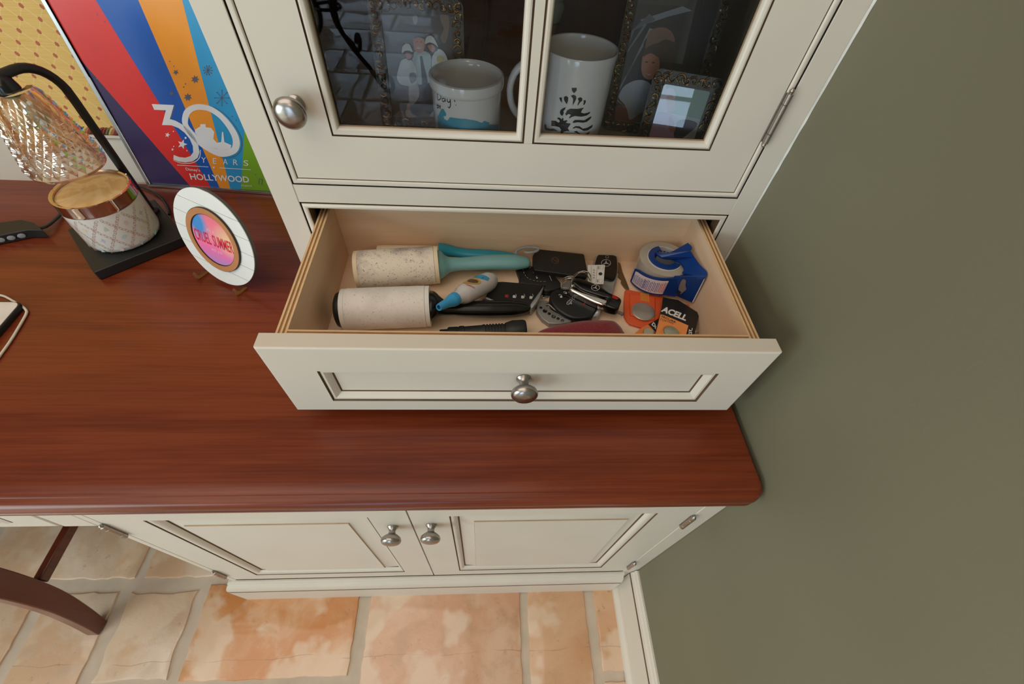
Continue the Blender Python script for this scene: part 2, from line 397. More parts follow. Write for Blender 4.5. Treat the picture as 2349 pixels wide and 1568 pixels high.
def ring(mb, x0, x1, z0, z1, prof, mats):
    """mitred rectangular moulding: prof = [(inset, y)], mats per segment"""
    for i in range(len(prof)-1):
        (a, ya), (b, yb) = prof[i], prof[i+1]
        A = [(x0+a, ya, z0+a), (x1-a, ya, z0+a), (x1-a, ya, z1-a), (x0+a, ya, z1-a)]
        B = [(x0+b, yb, z0+b), (x1-b, yb, z0+b), (x1-b, yb, z1-b), (x0+b, yb, z1-b)]
        mb.add(A+B, [(j, (j+1) % 4, (j+1) % 4+4, j+4) for j in range(4)], mats[i], mats[i] in (CREAM, GLAZE_LT))
def arc(r, y, depth, n=5, w=None):
    """half-round bead section: starts at inset r, protrudes to y-depth, width w"""
    w = w or 2*depth
    return [(r+w/2-w/2*cos(pi*i/n), y-depth*sin(pi*i/n)) for i in range(n+1)]

# =================================================================== THE ROOM
D = 0.76; XL = -0.6559; YB = -0.309; YD = -0.3351
RX0, RY0, BACK, CH = -3.3, -4.8, 0.34, 2.6
fl = struct(MB().box(RX0-.1, 0.1, RY0-.1, BACK+.1, -0.05, -0.004, GROUT).build('floor'))
struct(MB().box(RX0-.1, 0.1, RY0-.1, BACK+.1, CH, CH+.08, CEIL).build('ceiling'))
struct(MB().box(0, 0.1, RY0-.1, BACK+.1, -.05, CH, OLIVE).build('wall_right'))
struct(MB().box(RX0-.1, 0, BACK, BACK+.1, -.05, CH, OLIVE).build('wall_back'))
WY0, WY1, WZ0, WZ1 = -3.55, -1.35, .25, 1.95
wl = MB(); wl.box(RX0-.1, RX0, RY0-.1, WY0, -.05, CH, OLIVE).box(RX0-.1, RX0, WY1, BACK, -.05, CH, OLIVE).box(RX0-.1, RX0, WY0, WY1, -.05, WZ0, OLIVE).box(RX0-.1, RX0, WY0, WY1, WZ1, CH, OLIVE)
struct(wl.build('wall_left'))
DXA, DXB = -2.10, -.88
wf = MB(); wf.box(RX0, DXA, RY0-.1, RY0, -.05, CH, OLIVE).box(DXB, 0, RY0-.1, RY0, -.05, CH, OLIVE).box(DXA, DXB, RY0-.1, RY0, 2.1, CH, OLIVE)
struct(wf.build('wall_front'))
wn = MB()
for i in range(5): y = WY0+(WY1-WY0)*i/4; wn.box(RX0-.045, RX0-.01, y-.02, y+.02, WZ0, WZ1, CREAM)
for i in range(4): z = WZ0+(WZ1-WZ0)*i/3; wn.box(RX0-.045, RX0-.01, WY0, WY1, z-.02, z+.02, CREAM)
struct(wn.build('window_1'))
wn = MB()
for x in (DXA+.04, (DXA+DXB)/2, DXB-.04): wn.box(x-.035, x+.035, RY0-.045, RY0-.01, 0, 2.1, CHERRY_D)
for z in (.05, .40, .74, 1.08, 1.42, 1.76, 2.07): wn.box(DXA, DXB, RY0-.045, RY0-.01, z-.02, z+.02, CHERRY_D)
struct(wn.build('door_1'))

# stone tiles
def tile_mesh(x0, x1, y0, y1, mat, amp=0.0032, scallop=False, h=0.0):
    rnd = random.Random(int((x0*37+y0*91)*1000)); pts = []
    def edge(ax, ay, bx, by):
        L = sqrt((bx-ax)**2+(by-ay)**2); n = max(4, int(L/0.014)); o = []
        nx, ny = -(by-ay)/L, (bx-ax)/L; ph = rnd.random()*6; f2 = 2+rnd.random()*2
        for i in range(n):
            t = i/n; d = amp*(0.35*sin(ph+t*L*70)*rnd.random()+0.22*sin(f2*t*pi+ph)+0.75*(rnd.random()-.5))
            if scallop: d += 0.0048*abs(sin(t*L/0.016*pi))
            o.append((ax+(bx-ax)*t+nx*d, ay+(by-ay)*t+ny*d))
        return o
    pts = edge(x0, y0, x1, y0)+edge(x1, y0, x1, y1)+edge(x1, y1, x0, y1)+edge(x0, y1, x0, y0)
    n = len(pts); cx, cy = (x0+x1)/2, (y0+y1)/2
    def sh(k): return [(cx+(a-cx)*(1-k/(x1-x0)*2), cy+(b-cy)*(1-k/(y1-y0)*2)) for a, b in pts]
    rings = [(pts, -0.008), (pts, -0.003), (sh(.0015), -0.0008), (sh(.005), h)]
    mb = MB(); vs = [Vector((a, b, z)) for rg, z in rings for a, b in rg]; fs = []
    for r in range(3):
        for j in range(n): fs.append((r*n+j, r*n+(j+1) % n, (r+1)*n+(j+1) % n, (r+1)*n+j))
    fs.append(tuple(range(3*n, 4*n))); mb.add(vs, fs, mat, True); return mb
def tile(*a, **k): tile_mesh(*a, **k).build('stone_tile', fl)
tile(-1.072, -.690, -.490, -.292, ST_ORANGE); tile(-.660, -.277, -.545, -.06, ST_PINK); tile(-.257, -.105, -.53, -.08, ST_TAN); tile(-.080, -.004, -.50, -.06, ST_TAN)
tile(-1.262, -1.098, -.486, -.304, ST_BEIGE, scallop=True); tile(-1.452, -1.292, -.500, -.304, ST_BEIGE); tile(-1.66, -1.480, -.500, -.304, ST_BEIGE)
tile(-1.245, -.975, -.272, .02, ST_BEIGE, amp=.005); tile(-1.66, -1.265, -.272, .02, ST_BEIGE, amp=.005); tile(-.95, -.690, -.272, .02, ST_TAN)
tile(-1.66, -1.265, .04, .33, ST_BEIGE); tile(-1.245, -.96, .04, .33, ST_PINK)
tile(-1.50, -1.265, -.82, -.525, ST_PINK); tile(-1.245, -1.06, -.82, -.512, ST_BEIGE); tile(-1.04, -.69, -.82, -.512, ST_BEIGE, scallop=True)
tile(-.66, -.277, -.86, -.565, ST_TAN); tile(-.257, -.100, -.86, -.55, ST_ORANGE); tile(-.080, -.004, -.86, -.52, ST_TAN)
mats4 = [ST_BEIGE, ST_PINK, ST_TAN, ST_ORANGE, ST_BEIGE]
yy = -.88; rr_ = random.Random(3)
while yy > RY0+.05:
    hh = rr_.choice([.25, .38, .42]); y0 = max(yy-hh, RY0+.01); x = -.01
    while x > RX0+.05:
        ww = rr_.choice([.28, .4, .42, .5]); x1 = max(x-ww, RX0+.01)
        if x-x1 > .06: tile(x1, x, y0, yy, rr_.choice(mats4))
        x = x1-.022
    yy = y0-.022
for (a, b) in ((-2.1, -1.68), (-2.6, -2.12), (-3.2, -2.62), (-4.19, -3.22)):
    tile(a, b, -.86, -.40, ST_BEIGE); tile(a, b, -.38, .0, ST_PINK); tile(a, b, .02, .33, ST_BEIGE)

# right baseboard: board + cap + shoe (each a run along y)
def run_y(prof, y0, y1, mat_list):
    mb = MB()
    for i in range(len(prof)-1):
        (xa, za), (xb, zb) = prof[i], prof[i+1]
        mb.add([(xa, y0, za), (xb, y0, zb), (xb, y1, zb), (xa, y1, za)], [(0, 1, 2, 3)], mat_list[i])
    n = len(prof); mb.add([(a, y0, b) for a, b in prof], [tuple(range(n))], mat_list[0]); mb.add([(a, y1, b) for a, b in prof], [tuple(range(n-1, -1, -1))], mat_list[0]); return mb
bpf = [(0, .165), (-.004, .165), (-.008, .1615), (-.0085, .157), (-.0065, .1545), (-.0065, .1535), (-.011, .148), (-.0125, .140), (-.0125, .136), (-.0105, .1345), (-.0105, .133), (-.014, .131), (-.014, .022), (-.0135, .0205), (-.019, .0195), (-.0245, .0165), (-.0275, .0115), (-.0285, .004), (-.0285, 0), (0, 0)]
bmt = [CREAM]*19; bmt[4] = GLAZE_LT; bmt[9] = GLAZE; bmt[10] = GLAZE; bmt[12] = GLAZE_LT
struct(run_y(bpf, RY0, YB-.002, bmt).build('baseboard_right'))
bpl = [(RX0-a, b) for a, b in bpf]
struct(run_y(bpl, RY0, BACK, bmt).build('baseboard_left'))

# =================================================================== KNOBS, HINGES
def knob(parent, pos, axis, R=.016, name='knob', M=None, L=.028):
    """mushroom knob: foot flare, neck, flattened ball; axis = outward direction"""
    k = R/.016; p = [(0, 0), (.0088, 0), (.009, .0015), (.0078, .003), (.0058, .0055), (.0052, .009), (.0062, .0115), (.0105, .0140), (.0146, .0175), (.016, .0212), (.0152, .0245), (.0122, .0272), (.0070, .0288), (0.0001, .0293)]
    q = Vector(axis).to_track_quat('Z', 'Y').to_matrix().to_4x4()
    mb = MB().lathe([(a*k, b*k) for a, b in p], NICKEL, Matrix.Translation(pos) @ q, 36)
    return mb.build(name, parent, M)
def hinge(parent, x, y, z0, z1, r=.0042):
    """barrel butt hinge with finials, knuckle seams"""
    mb = MB(); L = z1-z0; pr = [(0.0002, -.006), (.0018, -.005), (.0030, -.003), (.0018, -.001), (r, 0)]
    seams = [L*.2, L*.8]
    for s_ in seams: pr += [(r, s_-.0006), (r*.82, s_-.0002), (r*.82, s_+.0002), (r, s_+.0006)]
    pr += [(r, L), (.0018, L+.001), (.0030, L+.003), (.0018, L+.005), (.0002, L+.006)]
    mb.lathe(pr, NICKEL, Matrix.Translation((x, y, z0)), 14)
    mb.box(x-.0040, x+.0040, y+.0025, y+.0040, z0, z1, NICKEL)
    return mb.build('hinge', parent)

# =================================================================== DESK WORKTOP
def worktop():
    prof = [(.030, 0), (.020, -.0003), (.0165, -.0012), (.0135, -.0030), (.0128, -.0045), (.0118, -.0048), (.0100, -.0050), (.0062, -.0062), (.0028, -.0092), (.0008, -.0135), (.0003, -.0180), (.0006, -.0215), (.0020, -.0245), (.0030, -.0252), (.0030, -.0270), (.0015, -.0290), (.0015, -.0330), (.0035, -.035), (.02, -.035)]
    x0, x1, y0, y1 = -2.3, -.0015, YD, .318; R = .022
    def outline(o):
        r = max(R-o, .0005); pts = [(x0+o, y1), (x0+o, y0+o)]
        c = (x1-o*.12-r, y0+o+r) if False else (x1-o*.35-r, y0+o+r)
        for i in range(9): t = -pi/2+pi/2*i/8; pts.append((c[0]+r*cos(t), c[1]+r*sin(t)))
        pts.append((x1-o*.35, y1)); return pts
    rings = [outline(o) for o, z in prof]; n = len(rings[0]); vs = [Vector((a, b, D+z)) for rg, (o, z) in zip(rings, prof) for a, b in rg]; fs = []
    for k in range(len(prof)-1):
        for j in range(n): fs.append((k*n+j, k*n+(j+1) % n, (k+1)*n+(j+1) % n, (k+1)*n+j))
    fs.append(tuple(range(n))); fs.append(tuple(range(len(vs)-1, len(vs)-n-1, -1)))
    return MB().add(vs, fs, CHERRY, True).build('desk_worktop', angle=30)
wt = tag(worktop(), 'long reddish cherry wood worktop with a moulded front edge', 'worktop')

# =================================================================== BASE CABINET
bc = thing('base_cabinet', 'cream two-door base cabinet under the right end of the worktop', 'cabinet', (-.475, 0, 0))
XB = -.9506; ZT = D-.0352
mb = MB(); mb.box(XB, XB+.018, YB+.02, .318, .0, ZT, CREAM); mb.build('side_panel', bc)
MB().box(-.020, -.002, YB+.02, .318, .0, ZT, CREAM).build('side_panel', bc)
MB().box(XB+.019, -.021, .300, .318, .05, ZT, CREAM_DIM).build('back_panel', bc)
MB().box(XB+.019, -.021, YB+.021, .299, .13, .145, CREAM_DIM).build('bottom_panel', bc)
# face frame
DX0, DX1, DXM, DZ0, DZ1 = -.9345, -.0385, -.4885, .158, .700
MB().box(XB, DX0-.004, YB, YB+.0195, .001, ZT, CREAM).build('stile', bc, bevel=.001)
MB().box(DX1+.004, -.0004, YB, YB+.0195, .001, ZT, CREAM).build('stile', bc, bevel=.001)
MB().box(DX0-.0035, DX1+.0035, YB, YB+.0195, DZ1+.003, ZT, CREAM).build('rail', bc, bevel=.001)
MB().box(DX0-.0035, DX1+.0035, YB+.006, YB+.0195, .15, DZ0-.001, CREAM).build('rail', bc)
MB().box(DX0-.0034, DX1+.0034, YB+.0185, YB+.0195, DZ0, DZ1+.002, GAP).build('shadow_gap', bc)
# beads beside doors
for xa, xb in ((DX0-.0034, DX0-.0006), (DX1+.0006, DX1+.0034)):
    MB().box(xa, xb, YB+.0005, YB+.017, DZ0, DZ1, CREAM).build('bead', bc)
def base_door(x0, x1, side):
    d = MB(); y0, y1 = YB, YB+.0175
    fw_ = .060; px0, px1, pz0, pz1 = x0+fw_, x1-fw_, DZ0+.042, DZ1-.085
    # frame as four pieces, panel with mould and raised field
    d.box(x0, px0, y0, y1, DZ0, DZ1, CREAM); d.box(px1, x1, y0, y1, DZ0, DZ1, CREAM)
    d.box(px0, px1, y0, y1, DZ0, pz0, CREAM); d.box(px0, px1, y0, y1, pz1, DZ1, CREAM)
    o = d.build('door', bc)
    p = MB(); pr = [(0, y0+.0002), (.0012, y0+.0016), (.0024, y0+.0012), (.006, y0+.002), (.0098, y0+.0052), (.0115, y0+.0085), (.0125, y0+.0098), (.014, y0+.0098), (.0375, y0+.0035), (.0383, y0+.0015)]
    ring(p, px0, px1, pz0, pz1, pr, [GLAZE, GLAZE, CREAM, CREAM, CREAM, GLAZE, GLAZE, CREAM, GLAZE_LT])
    a = .0383; p.add([(px0+a, y0+.0015, pz0+a), (px1-a, y0+.0015, pz0+a), (px1-a, y0+.0015, pz1-a), (px0+a, y0+.0015, pz1-a)], [(0, 1, 2, 3)], CREAM)
    p.build('raised_panel', o)
    knob(o, Vector((-.5198 if side < 0 else -.4579, y0, .566 if side < 0 else .572)), (0, -1, 0))
    hx = x0-.0035 if side < 0 else x1+.002
    for za, zb in ((.205, .258), (.548, .601)): hinge(o, hx, YB-.0035, za, zb)
base_door(DX0, DXM-.0012, -1); base_door(DXM+.0012, DX1, 1)
# plinth moulding with returned end
def plinth():
    pr = [(.0, .150), (.003, .150), (.0065, .1485), (.0080, .1455), (.0080, .143), (.0062, .1415), (.0062, .140), (.010, .137), (.0145, .130), (.0172, .1205), (.0178, .1085), (.0178, .107), (.0160, .106), (.0160, .1045), (.0185, .103), (.0185, .0), (0, 0)]
    mt = [CREAM]*16; mt[5] = GLAZE_LT; mt[11] = GLAZE; mt[12] = GLAZE; mt[13] = GLAZE
    mb = MB()
    for i in range(len(pr)-1):
        (a, za), (b, zb) = pr[i], pr[i+1]
        # front run and left return, mitred
        mb.add([(XB-a, YB-a, za), (-.031, YB-a, za), (-.031, YB-b, zb), (XB-b, YB-b, zb)], [(0, 1, 2, 3)], mt[i])
        mb.add([(XB-a, .318, za), (XB-a, YB-a, za), (XB-b, YB-b, zb), (XB-b, .318, zb)], [(0, 1, 2, 3)], mt[i])
    mb.add([(-.031, YB-a, z) for a, z in pr], [tuple(range(len(pr)))], CREAM)
    return mb.build('plinth_moulding', bc)
plinth()
# =================================================================== KNEEHOLE APRON (left of the cabinet)
ap = thing('kneehole_apron', 'cream apron with a flat pencil drawer under the worktop, left of cabinet', 'apron', (-1.6, -.3, .59))
MB().box(-.9995, XB-.0005, YB, YB+.02, .5915, ZT, CREAM).build('stile', ap, bevel=.0015)
MB().box(-2.25, -.9995, YB+.022, YB+.03, .597, ZT, CREAM).build('back_board', ap)
d = MB().box(-1.75, -1.0012, YB-.001, YB+.019, .596, .716, CREAM).build('drawer', ap, bevel=.0025)
p = MB(); ring(p, -1.715, -1.048, .619, .700, [(0, YB-.0012), (.001, YB-.0016), (.004, YB-.0035), (.008, YB-.0035), (.011, YB-.0014)], [GLAZE, CREAM, CREAM, GLAZE_LT]); p.build('moulding', d)
MB().box(-2.3, -1.7505, YB, YB+.02, .5915, ZT, CREAM).build('stile', ap)
MB().box(-2.3, -2.27, YB+.02, .318, 0, ZT, CREAM).build('side_panel', ap)
# =================================================================== HUTCH CABINET
hc = thing('hutch_cabinet', 'cream glazed hutch with a glass door and an open drawer, on the worktop', 'cabinet', (-.33, .15, D))
HZ1 = 2.15; DOL, DOR, ZDO, ZRO = -.6239, -.0324, .9787, .9528; FY = .0
T = .020
MB().box(XL, DOL, FY, FY+T, D, HZ1, CREAM).build('stile', hc, bevel=.0012)
MB().box(DOR, -.0022, FY, FY+T, D, HZ1, CREAM).build('stile', hc, bevel=.0012)
MB().box(DOL+.0004, DOR-.0004, FY+.0002, FY+T, ZRO, ZDO, CREAM).build('rail', hc)
MB().box(DOL+.0004, DOR-.0004, FY+.0002, FY+T, D, .785, CREAM).build('rail', hc)
MB().box(DOL+.0004, DOR-.0004, FY+.0002, FY+T, 2.09, HZ1, CREAM).build('rail', hc)
MB().box(XL, XL+.018, FY+T+.0002, .318, D, HZ1, CREAM).build('side_panel', hc)
MB().box(-.0205, -.0022, FY+T+.0002, .318, D, HZ1, CREAM_DIM).build('side_panel', hc)
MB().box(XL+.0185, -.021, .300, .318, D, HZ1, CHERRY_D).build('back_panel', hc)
MB().box(XL+.0185, -.021, FY+T+.0005, .2995, .985, 1.003, CREAM_DIM).build('shelf', hc)
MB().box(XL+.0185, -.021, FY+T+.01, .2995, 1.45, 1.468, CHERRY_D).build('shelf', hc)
MB().box(XL+.0185, -.021, FY+T, .2995, 2.13, HZ1, CREAM_DIM).build('top_panel', hc)
# scribe caulk against the wall
def caulk():
    pts = [(-.0022, z) for z in [D+.01*i for i in range(int((HZ1-D)/.01))]]
    mb = MB(); rnd = random.Random(5)
    zs = [D+.012*i for i in range(int((HZ1-D)/.012))]
    w_ = [max(0, 0.0009*rnd.random()*(1 if (k//7) % 2 else .3)) for k in range(len(zs))]
    for i in range(len(zs)-1):
        mb.add([(-.0022-w_[i]*.5, -.0006, zs[i]), (-.0003, -.0010-w_[i], zs[i]), (-.0003, -.0010-w_[i+1], zs[i+1]), (-.0022-w_[i+1]*.5, -.0006, zs[i+1])], [(0, 1, 2, 3)], CAULK)
        mb.add([(-.0022-w_[i]*.5, -.0006, zs[i]), (-.0022, .004, zs[i]), (-.0022, .004, zs[i+1]), (-.0022-w_[i+1]*.5, -.0006, zs[i+1])], [(0, 1, 2, 3)], CAULK)
    return mb
CAULK = pbr('white_caulk', srgb(226, 226, 220), .6)
caulk().build('caulk_line', hc)
# bead rings round the openings: glaze quirk, bead, glaze line
def bead_ring(x0, x1, z0, z1, name):
    mb = MB(); pr = [(0, FY+.0004), (.0003, FY+.0030), (.0020, FY+.0030), (.0021, FY+.0005)]+arc(.0021, FY+.0005, .0024, 6, .0068)[1:]+[(.0091, FY+.018)]
    ring(mb, x0, x1, z0, z1, pr, [GAP, GAP, GLAZE]+[CREAM]*6+[GLAZE]); return mb.build(name, hc)
bead_ring(DOL, DOR, ZDO, 2.09, 'bead'); bead_ring(DOL, DOR, .785, ZRO, 'bead')
# door
dx0, dx1, dz0, dz1 = DOL+.0100, DOR-.0100, ZDO+.0100, 2.08
door = part_empty('door', hc, Matrix.Translation((-.33, 0, 1.5)))
GX0, GX1, GM0, GM1, GZ = -.5573, -.0993, -.3312, -.3209, 1.0443
MB().box(dx0, GX0, FY+.0004, FY+T, dz0, dz1, CREAM).build('door_stile', door)
MB().box(GX1, dx1, FY+.0004, FY+T, dz0, dz1, CREAM).build('door_stile', door)
MB().box(GX0, GX1, FY+.0004, FY+T, dz0, GZ, CREAM).build('door_rail', door)
MB().box(GX0, GX1, FY+.0004, FY+T, 2.02, dz1, CREAM).build('door_rail', door)
MB().box(GM0, GM1, FY+.0006, FY+.016, GZ, 2.02, CREAM).build('mullion', door, bevel=.0004)
gp = [(0, FY+.0006), (.0002, FY+.0025), (.0018, FY+.0022), (.0022, FY+.0004), (.0042, FY-.0006), (.0066, FY+.0002), (.0086, FY+.0030), (.0094, FY+.0065), (.0094, FY+.0110)]
gm = [GLAZE, GLAZE, GLAZE_LT, CREAM, CREAM, CREAM, CREAM, GLAZE_LT]
for a, b in ((GX0, GM0), (GM1, GX1)):
    for za, zb in ((GZ, 1.36), (1.37, 1.69), (1.70, 2.02)):
        mb = MB(); ring(mb, a, b, za, zb, gp, gm); mb.build('glass_bead', door)
        MB().add([(a+.002, FY+.010, za+.002), (b-.002, FY+.010, za+.002), (b-.002, FY+.010, zb-.002), (a+.002, FY+.010, zb-.002)], [(0, 1, 2, 3)], PANE).build('glass_pane', door, recalc=False)
for za in (1.36, 1.69): MB().box(GX0, GX1, FY+.0006, FY+.016, za, za+.01, CREAM).build('muntin', door)
knob(door, Vector((-.5872, FY+.0004, 1.0798)), (0, -1, 0), .0172)
hinge(door, DOR-.006, FY-.0042, 1.060, 1.116, .0038)
hinge(door, DOR-.006, FY-.0042, 1.90, 1.96, .0045)

# ------------------------------------------------------------------- the open drawer (a part that hangs forward)
dw = part_empty('drawer', hc, DR)
ZF = .826
sx0, sx1, ZS = -.609, -.0478, .925; YF = -.2229; YI = YF+.0202
def ply(x0, x1, y0, y1, name):
    mb = MB(); n = 5
    ax = x1-x0 < y1-y0
    for i in range(n):
        t0, t1 = i/n, (i+1)/n; mt = PLY_LT if i % 2 == 0 else PLY_DK; e = .0006 if i % 2 else 0
        z1 = ZS-e
        if ax: a, b = x0+(x1-x0)*t0, x0+(x1-x0)*t1; mb.add([(a, y0, z1), (b, y0, z1), (b, y1, z1), (a, y1, z1)], [(0, 1, 2, 3)], mt)
        else: a, b = y0+(y1-y0)*t0, y0+(y1-y0)*t1; mb.add([(x0, a, z1), (x1, a, z1), (x1, b, z1), (x0, b, z1)], [(0, 1, 2, 3)], mt)
    mb.box(x0, x1, y0, y1, .812, ZS-.0007, MAPLE_Y if ax else MAPLE); return mb.build(name, dw, DR, recalc=False)
ply(sx0, sx0+.0125, YI+.0002, .052, 'side_panel'); ply(sx1-.0125, sx1, YI+.0002, .052, 'side_panel')
ply(sx0+.0126, sx1-.0126, .040, .052, 'back_panel'); ply(sx0+.0126, sx1-.0126, YI+.0002, YI+.0122, 'front_panel')
MB().box(sx0+.0126, sx1-.0126, YI+.0124, .0398, ZF-.008, ZF, MAPLE).build('bottom_panel', dw, DR)
# applied front with recessed panel
fx0, fx1, fz0, fz1 = -.6209, -.0357, .7939, .9342
px0, px1, pz0, pz1 = -.5680, -.0905, .8190, .8890
mb = MB(); Rr = .0022
A = [(fx0, fz0), (fx1, fz0), (fx1, fz1), (fx0, fz1)]
def rect(a, y): return [Vector((fx0+a, y, fz0+a)), Vector((fx1-a, y, fz0+a)), Vector((fx1-a, y, fz1-a)), Vector((fx0+a, y, fz1-a))]
prf = [(0, YI)]+[(Rr*(1-cos(pi/2*i/4)), YF+Rr*(1-sin(pi/2*i/4))) for i in range(5)]
prf[1] = (0, YF+Rr)
vs = []; 
for a, y in prf: vs += rect(a, y)
vs += [Vector((px0, YF, pz0)), Vector((px1, YF, pz0)), Vector((px1, YF, pz1)), Vector((px0, YF, pz1))]
fs = [(k*4+j, k*4+(j+1) % 4, (k+1)*4+(j+1) % 4, (k+1)*4+j) for k in range(len(prf)) for j in range(4)]+[(3, 2, 1, 0)]
mb.add(vs, fs, CREAM); mb.build('drawer_front', dw, DR)
mb = MB(); pr = [(0, YF), (.0010, YF+.0018), (.0022, YF+.0018), (.0050, YF+.0016), (.0088, YF+.0042), (.0112, YF+.0078), (.0122, YF+.0086), (.0134, YF+.0086)]
ring(mb, px0, px1, pz0, pz1, pr, [GLAZE, GLAZE, CREAM, CREAM, CREAM, GLAZE, GLAZE]); a = .0134
mb.add([(px0+a, YF+.0086, pz0+a), (px1-a, YF+.0086, pz0+a), (px1-a, YF+.0086, pz1-a), (px0+a, YF+.0086, pz1-a)], [(0, 1, 2, 3)], CREAM); mb.build('recessed_panel', dw, DR)
knob(dw, Vector((-.3269, YF+.0086, .8625)), (0, -1, 0), .0168, M=DR)
# runner hardware & inner guide boards seen beside the drawer
MB().box(DOL+.0185, DOL+.0195, .021, .29, .80, .95, GAP).build('guide_board', hc)

# =================================================================== BACK WALL PANEL, PINBOARD
struct(MB().box(-2.3, XL-.0005, .3185, BACK, D-.02, .8545, CREAM).box(-2.3, XL-.0005, .3165, BACK, .8545, .856, GLAZE_LT).box(-2.3, XL-.0005, .3172, BACK, .8562, .862, CREAM).build('trim_1', bevel=.0012))
pb = thing('pinboard', 'yellow fabric pinboard dotted with red, above the left worktop', 'pinboard', (-1.4, .33, .86))
MB().box(-2.25, XL-.001, .3185, .3395, .862, 1.6, FABRIC).build('fabric', pb)
cordc = [pbr('cord_burgundy', srgb(120, 40, 32), .7), pbr('cord_green', srgb(96, 100, 52), .7), pbr('cord_gold', srgb(196, 160, 96), .7), pbr('cord_rust', srgb(160, 92, 60), .7)]
mb = MB(); x = -2.25; i = 0
while x < XL-.02:
    mb.tube([(x-.009, .3192, .8625), (x-.004, .3184, .8650), (x+.004, .3184, .8735), (x+.009, .3192, .8762)], [.0012, .0030, .0030, .0012], cordc[[0, 0, 1, 2, 3, 0, 1, 2][i % 8]], 7); x += .0058; i += 1
mb.build('braided_cord', pb, label='burgundy, green and gold rope trim')

# =================================================================== OBJECTS ON THE DESK
def crop(ox, oy, s): return lambda x, y: (ox+x/s, oy+y/s)
def clip(poly, a, b, keep):
    """clip uv polygon by line a-b; keep=+1 keeps left side"""
    out = []; n = len(poly)
    f = lambda p: keep*((b[0]-a[0])*(p[1]-a[1])-(b[1]-a[1])*(p[0]-a[0]))
    for i in range(n):
        p, q = poly[i], poly[(i+1) % n]; fp, fq = f(p), f(q)
        if fp >= 0: out.append(p)
        if (fp >= 0) != (fq >= 0): t = fp/(fp-fq); out.append((p[0]+(q[0]-p[0])*t, p[1]+(q[1]-p[1])*t))
    return out
# ---- poster
PS = PlaneS((-1.0650, .3085, .7605), (.2462, -.0150, 0), (0, 0, 1))
po = thing('framed_poster', 'framed poster with coloured stripes and a big white 30, leaning left of hutch', 'poster', (-.87, .3, .7605))
c5 = crop(60, 0, 3.408); c4 = crop(220, 220, 5.593)
ALU = pbr('brushed_aluminium', srgb(196, 198, 200), .3, 1.0, var=.02)
PW, PH = .395, .56
tl = PS.uv(*c5(110, 0)); tilt = tl[0]/tl[1]          # the frame leans a few degrees sideways
ts = tilt
def shp(u, v): return (u+ts*v, v)
R4 = [shp(0, 0), shp(PW, 0), (PW, 0)]
quad = [(0, 0), (PW, 0), (PW, PH), (ts*PH, PH)]
fwid = .0072
inn = [(fwid+ts*fwid, fwid), (PW-fwid, fwid), (PW-fwid, PH-fwid), (ts*PH+fwid, PH-fwid)]
mb = MB()
for i in range(4):
    j = (i+1) % 4; a, b, c_, d_ = quad[i], quad[j], inn[j], inn[i]
    mb.prism([PS.p(*a, 0), PS.p(*b, 0), PS.p(*c_, 0), PS.p(*d_, 0)], PS.n*-.007, ALU)
mb.build('frame', po, bevel=.0008)
